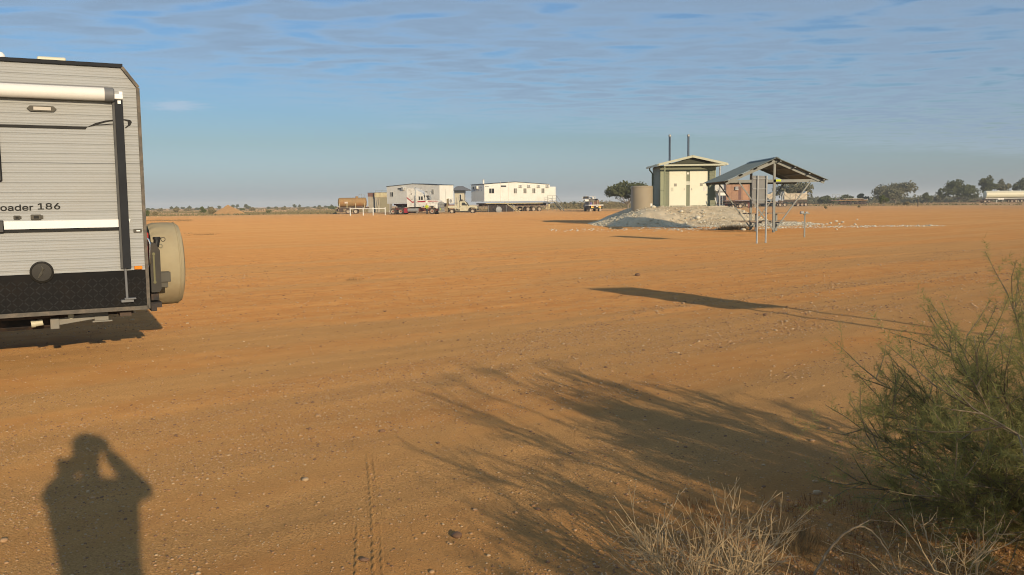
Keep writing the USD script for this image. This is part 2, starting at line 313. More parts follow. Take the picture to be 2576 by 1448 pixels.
# the gravel mound that carries the toilet block
def make_mound():
    xs, ys = np.arange(0.8, 21.5, 0.13), np.arange(48.0, 78, 0.16)
    X, Y = np.meshgrid(xs, ys, indexing='ij')
    p = np.stack([X, Y, 0 * X], -1)
    w = 0.9 * (meshkit.fbm(p / 1.6, 3, 21) - 0.5)
    h = mound_h(X + w, Y + w)
    Z = h + np.where(h > 0, 1, 0) * (0.07 * (meshkit.fbm(p / 0.5, 3, 3) - 0.5) * np.clip((1.2 - h) * 4, 0.12, 1)) - 0.06
    Z = np.where(h <= 0.002, -0.35, Z)
    a, b = X.shape; i, j = np.meshgrid(np.arange(a - 1), np.arange(b - 1), indexing='ij')
    q = np.stack([i * b + j, (i + 1) * b + j, (i + 1) * b + j + 1, i * b + j + 1], -1).reshape(-1, 4)
    return np.stack([X, Y, Z], -1).reshape(-1, 3), q
M_gravel = pm('pale_gravel', (0.63, 0.52, 0.35), 0.95, 0.2, 2.2, bump=0.6, bscale=22.0, dirt=(0.44, 0.32, 0.19), damt=0.35, dscale=0.5, spec=0.1)
obj('gravel_mound', make_mound(), M_gravel, smooth=True, kind='structure', label='low pale gravel mound under the toilet block')

def stones(n, seed, squash=0.65):
    out = []
    for k in range(n):
        m = trimesh.creation.icosphere(1); r = np.random.default_rng(seed + k)
        v = m.vertices * (1 + 0.35 * (meshkit.noise(m.vertices * 1.7 + k * 9, seed) - 0.5))[:, None]
        v = v * r.uniform(0.75, 1.2, 3) * (1, 1, squash); m.vertices = v; out.append(m)
    return out
def scatter(name, protos, mat, pos, size, label, seed=1):
    r = np.random.default_rng(seed)
    pth = path_for(name, None); pi = UsdGeom.PointInstancer.Define(stage, pth)
    tg = []
    for k, m in enumerate(protos):
        c = usdkit.mesh(stage, f'{pth}/piece_{k:03d}' if k else f'{pth}/piece', m, mat[k % len(mat)], smooth=40); tg.append(c.GetPath())
    pi.CreatePrototypesRel().SetTargets(tg)
    n = len(pos); pi.CreateProtoIndicesAttr(Vt.IntArray.FromNumpy(r.integers(0, len(protos), n).astype(np.int32)))
    pi.CreatePositionsAttr(Vt.Vec3fArray.FromNumpy(np.asarray(pos, np.float32)))
    pi.CreateScalesAttr(Vt.Vec3fArray.FromNumpy(np.repeat(np.asarray(size, np.float32)[:, None], 3, 1)))
    a = r.uniform(0, PI, n); q = [Gf.Quath(float(math.cos(x)), 0, 0, float(math.sin(x))) for x in a]
    pi.CreateOrientationsAttr(Vt.QuathArray(q))
    return tag(pi, label, None, None, 'stuff')

M_peb1 = pm('pebble_tan', (0.42, 0.255, 0.125), 0.85, 0.25, 3.0)
M_peb2 = pm('pebble_pale', (0.45, 0.31, 0.17), 0.8, 0.2, 3.0)
M_peb3 = pm('pebble_brown', (0.2, 0.11, 0.06), 0.85, 0.3, 3.0)
M_peb4 = pm('pebble_rust', (0.33, 0.175, 0.075), 0.85, 0.25, 3.0)
def pebble_field():
    r = np.random.default_rng(11); n = 230000
    rr = 3.0 * (30 / 3.0) ** r.uniform(0, 1, n) ** 0.8; th = r.uniform(-0.66, 0.66, n)
    x, y = rr * np.sin(th), rr * np.cos(th)
    u, v = x * TD[0] + y * TD[1], -x * TD[1] + y * TD[0]
    dens = meshkit.fbm(np.stack([u / 3.5, v / 1.1, 0 * u], -1), 3, 31) + np.clip((7.5 - rr) / 18, -0.2, 0.2) + 0.06 * np.clip(x / 3, -1, 1)
    keep = r.uniform(0, 1, n) < np.clip((dens - 0.40) * 5.0, 0.16, 1)
    x, y, rr = x[keep], y[keep], rr[keep]
    s = np.clip(r.lognormal(-5.55, 0.4, len(x)), 0.0018, 0.014) * np.clip(rr / 8, 0.8, 1.7)
    z = relief(x, y) + s * 0.25
    return np.stack([x, y, z], 1), s
pp, ps = pebble_field()
scatter('loose_gravel', stones(6, 5), [M_peb1, M_peb4, M_peb1, M_peb3, M_peb4, M_peb2], pp, ps, 'small loose stones strewn over the red dirt', 2)
def rock_field():
    r = np.random.default_rng(13); n = 15000
    x, y = r.uniform(1.5, 20, n), r.uniform(48.6, 63, n); h = mound_h(x, y)
    rim = np.clip(1.1 - abs(h - 0.45) * 1.1, 0.15, 1) * (h > 0.004)
    k = r.uniform(0, 1, n) < rim; x, y, h = x[k], y[k], h[k]
    x2, y2 = r.uniform(2.2, 24, 2600), r.normal(0, 1.05, 2600)
    y2 = 48.9 + 0.04 * (x2 - 12) + np.where(x2 < 9, 3.2 * (9 - x2) / 7 * 0.6, 0) + y2 * np.where(x2 < 9, 1.7, np.clip(1.25 - abs(x2 - 14) / 11, 0.15, 1))
    k = (mound_h(x2, y2) < 0.01) & ((x2 > 8) | (r.uniform(0, 1, 2600) < 0.4)); x2, y2 = x2[k], y2[k]
    X, Y, H = np.concatenate([x, x2]), np.concatenate([y, y2]), np.concatenate([h, relief(x2, y2)])
    s = np.clip(r.lognormal(-3.7, 0.5, len(X)), 0.010, 0.09)
    return np.stack([X, Y, H + s * 0.1 - 0.01], 1), s
M_rock = pm('pale_rock', (0.6, 0.55, 0.42), 0.9, 0.2, 3.0)
M_rock2 = pm('tan_rock', (0.46, 0.39, 0.27), 0.9, 0.2, 3.0)
rp, rs_ = rock_field()
scatter('mound_stones', stones(5, 40), [M_rock, M_rock, M_rock2], rp, rs_, 'pale broken stones over and around the toilet mound', 3)
big = [(669, 985, 54.2, 0.24, 'pale boulder at the left foot of the toilet block'), (1015, 1035, 0, 0.16, 'pale rock on the mound below the left toilet door'), (1215, 1115, 0, 0.2, 'pale rock low on the mound below the right toilet door'),
       (1775, 1262, 0, 0.17, 'lone pale rock at the foot of the mound by the shelter'), (930, 1070, 0, 0.13, 'small pale rock halfway up the mound front')]
for i, (cx, cy, _, s, lab) in enumerate(big):
    px, py = 1507 + .2045 * cx, 322 + .2045 * cy
    d = ray(px, py); d /= d[1]; best = None
    for t in np.arange(45, 68, 0.05):
        P = d * t + [0, 0, EYE]
        if mound_h(P[0], P[1]) - 0.03 >= P[2] or P[2] <= 0.0: best = P; break
    m = stones(1, 60 + i, 0.7)[0]; s *= 0.8; m.apply_scale(s)
    m.apply_translation(best + [0, 0, s * 0.3])
    obj('rock', m, M_rock, smooth=40, label=lab, cat='rock')
for i, (cx, cy, s, lab) in enumerate([(1350, 180, 0.26, 'largest pale rock of the heap right of the small post'), (1270, 205, 0.2, 'pale flat rock at the left end of the rock heap'), (1440, 190, 0.2, 'pale rock at the right end of the rock heap'), (1390, 215, 0.17, 'pale rock in front of the rock heap'), (1620, 222, 0.16, 'pale rock lying right of the heap'), (1355, 298, 0.13, 'lone pale rock on bare dirt in front of the heap'), (1650, 148, 0.14, 'small pale rock behind the right end of the stone strip'), (1800, 240, 0.12, 'lone pale rock on dirt at the far right of the stone strip')]):
    P = ground(1867.6 + .175 * cx, 528 + .175 * cy); m = stones(1, 80 + i, 0.7)[0]; m.apply_scale(s * 0.45); m.apply_translation([P[0], P[1], s * 0.25])
    obj('rock', m, M_rock, smooth=40, label=lab, cat='rock')

# ---------------------------------------------------------------- the caravan on the left
C0 = np.array([-3.46, 8.40, 0.0]); CA = math.radians(28.5)
ca, cn = np.array([math.cos(CA), math.sin(CA), 0]), np.array([-math.sin(CA), math.cos(CA), 0])
def sd(px, py, v=0.0):                                         # where the sight line meets the caravan's side wall (u along it, z up)
    d = ray(px, py); o = np.array([0, 0, EYE]); t = ((C0 + v * cn - o) @ cn) / (d @ cn); P = o + d * t - C0
    return P @ ca, P[2]
ULEFT, VW = -5.7, 2.3
M_clad = pm('silver_cladding', (0.36, 0.37, 0.36), 0.6, 0.04, 2.5, dirt=(0.34, 0.33, 0.295), damt=0.25, dscale=1.3, spec=0.2)
M_skirt = pm('black_checker_plate', (0.012, 0.012, 0.012), 0.7, 0.2, dirt=(0.03, 0.022, 0.015), damt=0.2, dscale=3.0, spec=0.08)
M_tread = pm('checker_tread', (0.017, 0.0175, 0.0175), 0.6, 0.3, 8.0, spec=0.12)
M_mould = pm('dusty_edge_mould', (0.12, 0.108, 0.09), 0.8, 0.2, 9.0, spec=0.1, dirt=(0.22, 0.18, 0.135), damt=0.5, dscale=12.0)
M_decal = pm('charcoal_decal', (0.03, 0.03, 0.028), 0.7, 0.1, spec=0.1)
M_awn = pm('white_awning_vinyl', (0.74, 0.725, 0.67), 0.6, 0.04, 3.0, bump=0.15, bscale=9.0)
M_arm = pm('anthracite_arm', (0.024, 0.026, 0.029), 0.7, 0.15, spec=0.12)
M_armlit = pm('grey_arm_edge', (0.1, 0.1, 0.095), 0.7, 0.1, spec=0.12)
M_plgrey = pm('grey_plastic', (0.17, 0.173, 0.173), 0.6, 0.08)
M_whtrim = pm('white_trim', (0.76, 0.755, 0.72), 0.35, 0.03)
M_cover = pm('beige_wheel_cover', (0.37, 0.315, 0.2), 0.85, 0.1, 3.0, spec=0.1, dirt=(0.33, 0.255, 0.15), damt=0.5, dscale=2.5, bump=0.5, bscale=9.0)
M_cream = pm('cream_plastic', (0.58, 0.55, 0.4), 0.5, 0.06)
M_under = pm('galvanised_dusty', (0.22, 0.21, 0.18), 0.6, 0.2, dirt=(0.2, 0.14, 0.08), damt=0.5)

cv = thing('caravan', 'silver ribbed caravan with black checker plate skirt and rolled white awning', 'caravan', C0, 28.5)
zt = sd(300, 170)[1]; uc, _ = sd(305, 170); _, zc = sd(347, 222)          # roof height and the chamfered top corner
zs_ = 0.5 * (sd(0, 700)[1] + sd(365, 675)[1])                              # bottom of the silver cladding
zb = 0.5 * (sd(0, 800)[1] + sd(365, 766)[1])                               # bottom of the skirt
body = [(ULEFT, zb), (0, zb), (0, zc), (uc, zt), (ULEFT, zt)]
obj('body', MB().prism(body, 0.012, VW), M_clad, cv)
PH = sd(100, 400)[1] - sd(100, 424.7)[1]
k = 0; ztop = zt - 0.012
while ztop - k * PH > zs_ + 0.02:
    z1, z0 = ztop - k * PH, max(ztop - (k + 1) * PH, zs_ + 0.001); k += 1
    prof = [(z1, 0.0055), (z1 - 0.004, 0.0)]
    for r_ in range(3):
        zz = z1 - 0.004 - (r_ + 0.5) * (PH - 0.008) / 3
        prof += [(zz + 0.009, 0.0), (zz + 0.003, 0.0028), (zz - 0.003, 0.0028), (zz - 0.009, 0.0)]
    prof += [(z1 - PH + 0.004, 0.0), (z1 - PH, 0.0055)]
    prof = [p for p in prof if p[0] >= z0] or prof[:2]
    zz, yy = np.array(prof).T
    uend = np.where(zz > zc, uc + (0 - uc) * (zt - zz) / (zt - zc), 0) - 0.018
    v = np.concatenate([np.stack([np.full_like(zz, ULEFT), yy, zz], 1), np.stack([uend, yy, zz], 1)]); n_ = len(zz)
    f = [(i, i + 1, n_ + i + 1, n_ + i) for i in range(n_ - 1)]
    v = np.vstack([v, v + [0, 0.0115, 0]]); f += [tuple(2 * n_ + q for q in ff[::-1]) for ff in f]
    for i in range(n_ - 1): f.append((n_ + i, n_ + i + 1, 3 * n_ + i + 1, 3 * n_ + i))
    obj('cladding_panel', (v, np.array(f)), M_clad, cv)
sk = obj('skirt', MB().box(ULEFT, -0.012, -0.004, 0.011, zb + 0.01, zs_), M_skirt, cv)
tr = MB(); st = 0.047
for i in range(int(1.9 / st)):
    for j in range(int((zs_ - zb - 0.03) / st)):
        u, z = -0.03 - i * st, zb + 0.035 + j * st
        d = 0.016 * (1 if (i + j) % 2 else -1)
        tr.bar((u - 0.016, -0.0045, z - d), (u + 0.016, -0.0045, z + d), 0.009, 0.004, up=(0, 1, 0))
obj('tread_pattern', tr, M_tread, sk, kind='stuff')
obj('bottom_rail', MB().box(ULEFT, -0.002, -0.012, 0.05, zb - 0.028, zb + 0.009), M_mould, cv)
obj('corner_mould', MB().box(-0.017, 0.012, -0.012, 0.03, zb - 0.02, zc), M_mould, cv)
obj('chamfer_mould', MB().bar((0.0, 0.0, zc + 0.004), (uc + 0.004, 0.0, zt), 0.05, 0.026), M_mould, cv)
obj('roof_mould', MB().box(ULEFT, uc + 0.01, -0.016, 0.05, zt - 0.002, zt + 0.03), M_arm, cv)
hx0, hz = sd(78, 160, 0.7)[0], zt + 0.002
hx1 = sd(182, 160, 0.7)[0]
hv = 0.75
hz1 = sd(130, 151.5, hv)[1]
obj('roof_hatch', MB().box(hx0, hx1, hv - 0.24, hv + 0.26, hz, hz + (hz1 - hz) * 0.55, 0.012).box(hx0 + 0.05, hx1 - 0.06, hv - 0.2, hv + 0.2, hz + (hz1 - hz) * 0.5, hz1, 0.01), M_cream, cv, smooth=30)
au, az_ = sd(0, 131, 0.5)
obj('roof_antenna', MB().lathe([(0, az_ - zt), (0.02, az_ - zt - 0.004), (0.04, az_ - zt - 0.03), (0.05, 0.0), (0, 0)][::-1], 'z', (au, 0.5, zt)), M_whtrim, cv, smooth=True)
# awning
ur, _ = sd(262, 233, -0.08); _, zr = sd(130, 232, -0.08); RA = 0.5 * (sd(130, 215, -0.08)[1] - sd(130, 249, -0.08)[1])
ue = sd(287, 236, -0.08)[0]
yA = -RA - 0.012
aw = obj('awning_roll', MB().lathe([(0, ULEFT + 0.3), (RA, ULEFT + 0.3), (RA * 1.01, -3.2), (RA, -2.0), (RA * 1.012, -1.2), (RA, ur), (0, ur)], 'x', (0, yA, zr), 40), M_awn, cv, smooth=40)
obj('end_cap', MB().lathe([(0, ur - 0.001), (RA * 1.05, ur), (RA * 1.05, ue - 0.01), (RA * 0.9, ue), (0, ue)], 'x', (0, yA, zr), 40), M_plgrey, aw, smooth=40)
obj('awning_rail', MB().box(ULEFT + 0.2, ue - 0.04, -0.03, -0.001, zr + RA + 0.004, zr + RA + 0.018), M_plgrey, cv)
(u0, z0), (u1, z1) = sd(302, 243), sd(316, 675)
um = 0.5 * (u0 + u1)
obj('awning_arm', MB().box(um - 0.038, um + 0.03, -0.058, -0.008, z1, z0), M_arm, cv)
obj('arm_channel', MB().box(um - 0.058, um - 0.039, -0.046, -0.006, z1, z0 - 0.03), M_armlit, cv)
obj('arm_bracket', MB().box(um - 0.045, um + 0.034, -0.075, -0.006, z0 - 0.035, z0 + 0.014, 0.006).box(um + 0.0, um + 0.03, -0.066, -0.006, z0 + 0.014, z0 + 0.035), M_whtrim, cv)
obj('arm_latch', MB().box(um - 0.014, um + 0.014, -0.061, -0.056, z0 - 0.075, z0 - 0.045).add(rod((um - 0.08, -0.05, z0 - 0.07), (um - 0.04, -0.05, z0 - 0.05), 0.012)), M_whtrim, cv)
ud, zd = sd(318, 752)
obj('strut_rod', MB().tube([(um - 0.02, -0.03, z1 + 0.002), (ud + 0.005, -0.03, zd)], 0.011, 8), M_plgrey, cv)
obj('foot_bracket', MB().box(ud - 0.05, ud + 0.06, -0.06, -0.004, zd - 0.03, zd - 0.006, 0.004).box(ud - 0.02, ud + 0.08, -0.07, -0.005, zd - 0.004, zd + 0.01, 0.003), M_plgrey, cv)
# lamp over the door
(l0, lz), (l1, _) = sd(67, 273), sd(142, 274)
lm = 0.5 * (l0 + l1); hw = 0.5 * (l1 - l0)
M_lampb = pm('lamp_body', (0.085, 0.078, 0.06), 0.7, 0.1)
la = obj('awning_lamp', MB().prism([(lm - hw, lz), (lm - hw + 0.025, lz - 0.024), (lm + hw - 0.025, lz - 0.024), (lm + hw, lz), (lm + hw - 0.025, lz + 0.024), (lm - hw + 0.025, lz + 0.024)], -0.025, 0.0), M_lampb, cv)
obj('lens', MB().box(lm - hw * 0.56, lm + hw * 0.62, -0.028, -0.02, lz - 0.014, lz + 0.014), pm('frosted_lens', (0.26, 0.23, 0.18), 0.3, 0.05), la)
# stripe and swoosh
(s0, sz), (s1, _) = sd(2, 317), sd(218, 318)
obj('stripe', MB().prism([(ULEFT + 1, sz - 0.013), (s1 - 0.012, sz - 0.013), (s1 + 0.008, sz + 0.013), (ULEFT + 1, sz + 0.013)], -0.0035, 0.0), M_decal, cv)
sw = [sd(*q) for q in [(218, 321), (240, 310), (265, 304), (290, 301), (315, 300.5), (328, 303), (332, 308), (328, 316), (317, 323), (314, 322.5), (322, 315), (321, 306), (312, 303.5), (292, 304.5), (268, 308), (245, 314), (290, 311.5), (292, 313.5), (240, 317)]]
obj('swoosh', MB().prism(sw, -0.0033, 0.0), M_decal, cv)
# white moulding with a pointed end
(m0, mz0), (m1, mz1) = sd(2, 571), sd(328, 561)
mz = sd(170, 566)[1]
obj('side_moulding', MB().prism([(ULEFT + 0.8, mz - 0.038), (m1 - 0.028, mz - 0.03), (m1, mz + 0.04), (ULEFT + 0.8, mz + 0.04)], -0.028, 0.0), M_whtrim, cv)
obj('moulding_seal', MB().box(ULEFT + 0.8, m1 - 0.07, -0.018, 0.0, mz - 0.06, mz - 0.0385), M_decal, cv)
hu, hz_ = sd(-8, 571)
obj('locker_catch', MB().box(hu - 0.06, hu + 0.055, -0.045, 0.0, hz_ - 0.055, hz_ + 0.055, 0.008), M_black, cv)
wu = sd(2, 390)[0]; wz0, wz1 = sd(2, 458)[1], sd(2, 326)[1]
wf = obj('window', MB().box(wu - 1.1, wu, -0.03, 0.0, wz0, wz1, 0.012), M_black, cv)
obj('pane', MB().box(wu - 1.05, wu - 0.04, -0.034, -0.031, wz0 + 0.04, wz1 - 0.04), M_glass, wf)
# lettering and small fittings
tl = meshkit.text_mesh('oader', 0.058, 0.003, bold=True); tb = tl.bounds
def lettering(text, px0, px1, pyb, hgt_):
    t = meshkit.text_mesh(text, hgt_, 0.003, bold=True); (xa, za) = sd(px0, pyb); (xb, _) = sd(px1, pyb - 3)
    b = t.bounds; v = t.vertices.copy(); v[:, 0] = (v[:, 0] - b[0, 0]) * (xb - xa) / (b[1, 0] - b[0, 0])
    t.vertices = np.stack([v[:, 0] + xa, -0.0035 - v[:, 2] + 0.003, v[:, 1] + za], 1); return t
obj('lettering', lettering('oader', 1, 84, 531, 0.053), M_decal, cv)
obj('lettering', lettering('186', 95, 152, 527.5, 0.054), M_decal, cv)
for (x, y, w, h) in ((44, 548, 17, 9.5), (93, 547, 27, 13)):
    u, z = sd(x, y); a, b = hgt(w, 8.2) / 2, hgt(h, 8.2) / 2
    sb = obj('socket', MB().box(u - a, u + a * 0.7, -0.022, 0.0, z - b, z + b, 0.006).box(u + a * 0.5, u + a, -0.016, 0.0, z - b * 0.6, z + b * 0.7), M_lampb, cv)
    obj('socket_flap', MB().box(u - a * 0.5, u + a * 0.3, -0.026, -0.021, z - b * 0.5, z + b * 0.5), M_decal, sb)
u, z = sd(105, 685); R_ = hgt(27, 8.05)
vp = obj('round_hatch', MB().lathe([(0, 0.0), (R_, 0.0), (R_, 0.022), (R_ * 0.86, 0.028), (R_ * 0.82, 0.018), (0, 0.02)], 'y', (u, -0.004, z), 36), pm('smoky_plastic', (0.022, 0.02, 0.016), 0.45, 0.2, spec=0.2), cv, smooth=35)
obj('latch', MB().tube([(u - 0.03, -0.03, z - 0.05), (u - 0.005, -0.034, z - 0.01), (u + 0.012, -0.034, z + 0.03), (u + 0.0, -0.03, z + 0.055)], [0.006, 0.012, 0.012, 0.005], 6), M_lampb, vp)
u, z = sd(348, 673.5); obj('side_marker', MB().box(u - 0.037, u + 0.033, -0.03, -0.005, z - 0.016, z + 0.016, 0.004), M_amber, cv)
u, z = sd(346, 581); ml = obj('marker_lamp', MB().box(u - 0.036, u + 0.036, -0.02, 0.0, z - 0.015, z + 0.015, 0.003), M_lampb, cv)
obj('bulb', MB().box(u - 0.012, u + 0.02, -0.023, -0.018, z - 0.006, z + 0.006), M_whtrim, ml)
# under the floor: stabiliser, pipes, axles and wheels
(ub, zu0), (ub1, zu1) = sd(238, 802, 0.25), sd(272, 783, 0.25)
obj('stabiliser_bracket', MB().box(ub, ub1, 0.25, 0.33, zu0 - 0.02, zb - 0.03).box(ub - 0.02, ub1 + 0.03, 0.22, 0.34, zu0 - 0.032, zu0 - 0.02), M_under, cv)
(ua, za) = sd(140, 812, 0.25)
obj('stabiliser_leg', MB().bar((ua, 0.29, za), (ub + 0.03, 0.29, zu0 + 0.03), 0.05, 0.06), M_under, cv)
obj('stabiliser_foot', MB().box(ua - 0.045, ua + 0.03, 0.235, 0.345, za - 0.06, za + 0.045, 0.004), M_under, cv)
(pu, pz), (pv, pw) = sd(80, 816, 0.3), sd(108, 811, 0.3)
obj('drain_pipe', MB().tube([(pu, 0.3, pz), (pv, 0.3, pw)], 0.03, 14).tube([(pu - 0.005, 0.3, pz), (pu + 0.03, 0.3, pz + 0.003)], 0.034, 14), M_cream, cv, smooth=40)
(pu, pz) = sd(178, 795, 0.3)
obj('drain_pipe', MB().tube([(pu, 0.25, pz), (pu, 0.36, pz)], 0.025, 14), M_cream, cv, smooth=40)
obj('chassis_rail', MB().box(ULEFT, -0.1, 0.42, 0.5, zb - 0.1, zb - 0.03).box(ULEFT, -0.1, 1.8, 1.88, zb - 0.1, zb - 0.03).box(-0.25, -0.15, 0.1, 2.2, zb - 0.09, zb - 0.03), M_chassis, cv)
obj('floor', MB().box(ULEFT, -0.01, 0.03, VW - 0.02, zb - 0.004, zb + 0.02), M_chassis, cv)
obj('tank', MB().box(-2.6, -0.75, 0.6, 1.7, zb - 0.22, zb - 0.01, 0.03), M_dark, cv)
def wheel(parent, x, y, z, r, w, rimmat=None, hubmat=None, side=-1):
    t = obj('wheel', MB().lathe([(r * 0.55, -w / 2), (r * 0.9, -w / 2), (r * 0.98, -w * 0.38), (r, -w * 0.2), (r, w * 0.2), (r * 0.98, w * 0.38), (r * 0.9, w / 2), (r * 0.55, w / 2), (r * 0.55, -w / 2)], 'y', (x, y, z), 28), M_tyre, parent, smooth=35)
    q = -side * -1
    o = side * w / 2
    prof = [(0, o * 0.55), (r * 0.2, o * 0.6), (r * 0.3, o * 0.35), (r * 0.45, o * 0.45), (r * 0.52, o * 0.98), (r * 0.57, o * 1.03), (r * 0.57, -o * 0.6), (0, -o * 0.6), (0, o * 0.55)]
    if side > 0: prof = prof[::-1]
    obj('rim', MB().lathe([(a, -b) for a, b in prof], 'y', (x, y, z), 24), rimmat or M_rim, t, smooth=35)
    if hubmat: obj('hub', MB().lathe([(0, 0.0), (r * 0.26, 0.0), (r * 0.22, w * 0.45), (0, w * 0.48)], 'y', (x, y + (0 if side < 0 else w * 0.48), z), 16), hubmat, t, smooth=35)
    return t
for xx in (-2.75, -3.6):
    wheel(cv, xx, 0.18, 0.38, 0.38, 0.24, M_black); wheel(cv, xx, VW - 0.18, 0.38, 0.38, 0.24, M_black, side=1)
obj('drawbar', MB().bar((ULEFT, 0.4, 0.5), (ULEFT - 1.6, VW / 2, 0.5), 0.06, 0.12).bar((ULEFT, VW - 0.4, 0.5), (ULEFT - 1.6, VW / 2, 0.5), 0.06, 0.12).add(rod((ULEFT - 1.3, VW / 2, 0.02), (ULEFT - 1.3, VW / 2, 0.7), 0.04)), M_chassis, cv)
# rear: bumper carrier, jerry can, chrome handle, spare wheel under its cover
obj('rear_carrier', MB().box(0.02, 0.12, 0.03, 0.3, zb - 0.02, zb + 0.03).box(0.02, 0.07, 0.0, VW - 0.1, zb - 0.05, zb + 0.02).box(0.03, 0.1, 0.05, 0.4, zb + 0.05, zb + 0.11), M_dark, cv)
def rz(px, py, v):
    u, z = sd(px, py, v); return u, z
cz0, cz1 = rz(385, 735, 0.1)[1], rz(385, 612, 0.1)[1]
cu0, cu1 = 0.035, rz(404, 700, 0.1)[0]
M_can = pm('jerry_can_green', (0.04, 0.035, 0.027), 0.7, 0.2, dirt=(0.1, 0.07, 0.04), damt=0.3)
jc = obj('jerry_can', MB().prism([(cu0, cz0), (cu1 - 0.02, cz0), (cu1, cz0 + 0.03), (cu1, cz1 - 0.07), (cu1 - 0.04, cz1), (cu0, cz1)], 0.05, 0.4), M_can, cv)
(ku, kz) = rz(394, 602, 0.15)
obj('spout', MB().tube([(ku - 0.01, 0.15, cz1 - 0.04), (ku, 0.15, kz - 0.02), (ku, 0.15, kz + 0.02)], [0.028, 0.03, 0.03], 14).tube([(ku, 0.15, kz - 0.004), (ku, 0.15, kz + 0.018)], 0.037, 10), M_black, jc, smooth=30)
g = np.linspace(0, 2 * PI, 15)
obj('ring', MB().tube(np.stack([ku + 0.055 + 0.02 * np.cos(g), np.full(15, 0.13), kz - 0.004 + 0.02 * np.sin(g)], 1), 0.0035, 6), M_black, jc)
(gu, gz0), (_, gz1) = rz(389.5, 708, 0.05), rz(388, 642, 0.05)
obj('level_gauge', MB().box(gu - 0.008, gu + 0.008, 0.043, 0.049, gz0, gz1).lathe([(0, 0), (0.014, 0), (0.014, 0.012), (0, 0.012)], 'y', (gu, 0.05, gz0 - 0.01)).lathe([(0, 0), (0.014, 0), (0.014, 0.012), (0, 0.012)], 'y', (gu, 0.05, gz1 + 0.01)), pm('gauge_olive', (0.11, 0.1, 0.03), 0.4, 0.1), jc)
hp = [rz(365, 598, -0.0), rz(374, 604, 0), rz(377.5, 616, 0), rz(377.5, 650, 0), rz(378.5, 663, 0), rz(373, 674, 0), rz(367, 677, 0)]
obj('grab_handle', MB().tube([(a, 0.02, b) for a, b in hp], 0.0105, 10), M_chrome, cv, smooth=40)
(bu0, bz1), (bu1, bz0) = rz(404, 686, 0.1), rz(431, 710, 0.1)
obj('bumper_end', MB().box(bu0 + 0.0, bu1, 0.12, 0.24, bz0, bz1, 0.004).box(bu0, bu1 - 0.025, 0.14, 0.22, bz0 - 0.05, bz0 - 0.001), M_lampb, cv)
WC = (0.8, sd(415, 663, 0.8)[1]); WR = 0.425; W0, W1 = 0.10, 0.41
prof = [(0.02, W0 + 0.02), (WR * 0.72, W0 + 0.015), (WR * 0.93, W0), (WR * 0.985, W0 + 0.05), (WR, W0 + 0.12), (WR, W0 + 0.2), (WR * 0.985, W0 + 0.26), (WR * 0.93, W1 - 0.015), (WR * 0.8, W1), (0.02, W1 + 0.008)]
sp = MB().lathe(prof, 'x', (0, WC[0], WC[1]), 96).mesh()
vv = sp.vertices - [0, WC[0], WC[1]]; an = np.arctan2(vv[:, 2], vv[:, 1]); rr_ = np.hypot(vv[:, 1], vv[:, 2])
pl = np.clip((W0 + 0.1 - vv[:, 0]) / 0.1, 0, 1); vv *= np.stack([np.ones_like(rr_)] + [1 + 0.022 * pl * np.sin(an * 22)] * 2, 1)
sp.vertices = vv + [0, WC[0], WC[1]]
swc = obj('spare_wheel_cover', sp, M_cover, cv, smooth=40)
obj('cover_seam', MB().lathe([(WR * 0.985, W1 - 0.045), (WR * 0.999, W1 - 0.05), (WR * 0.999, W1 - 0.058), (WR * 0.985, W1 - 0.063), (WR * 0.97, W1 - 0.054), (WR * 0.985, W1 - 0.045)], 'x', (0, WC[0], WC[1]), 72), M_cover, swc, smooth=40)
obj('wheel_mount', MB().box(0.012, W0 + 0.03, WC[0] - 0.15, WC[0] + 0.15, WC[1] - 0.15, WC[1] + 0.15), M_dark, cv)
obj('tail_lamp', MB().box(0.012, 0.04, 0.12, 0.22, zs_ + 0.05, zs_ + 0.35, 0.008), M_redlens, cv)
obj('tail_lamp', MB().box(0.012, 0.04, VW - 0.22, VW - 0.12, zs_ + 0.05, zs_ + 0.35, 0.008), M_redlens, cv)

# ---------------------------------------------------------------- toilet block
def d5(cx, cy): return 1507 + .2045 * cx, 322 + .2045 * cy
TX0, TX1, TY0, TY1, TZ = 8.87, 12.12, 53.0, 55.7, 1.235
M_green = pm('olive_weatherboard', (0.165, 0.185, 0.12), 0.6, 0.08, 2.0, dirt=(0.2, 0.18, 0.11), damt=0.25)
M_gtrim = pm('pale_olive_trim', (0.25, 0.27, 0.165), 0.55, 0.06)
M_creamd = pm('cream_door', (0.70, 0.68, 0.535), 0.5, 0.03, 1.0, dirt=(0.6, 0.55, 0.4), damt=0.2)
M_rooft = pm('olive_roof', (0.24, 0.255, 0.175), 0.45, 0.08)
M_blue = pm('blue_grey_pipe', (0.05, 0.075, 0.11), 0.45, 0.1)
M_conc = pm('concrete', (0.42, 0.38, 0.3), 0.9, 0.12, dirt=(0.25, 0.18, 0.11), damt=0.4)
tb_ = thing('toilet_block', 'olive green weatherboard toilet block with two cream doors on a gravel mound', 'toilet block', (11.76, 59.36, 1.203))
OWN['toilet_block'] = (np.array([10.5, 53.0, 1.235]), 1.12)
obj('slab', MB().box(TX0 - 0.2, TX1 + 0.55, 51.95, TY1 + 0.15, TZ - 0.35, TZ), M_conc, tb_)
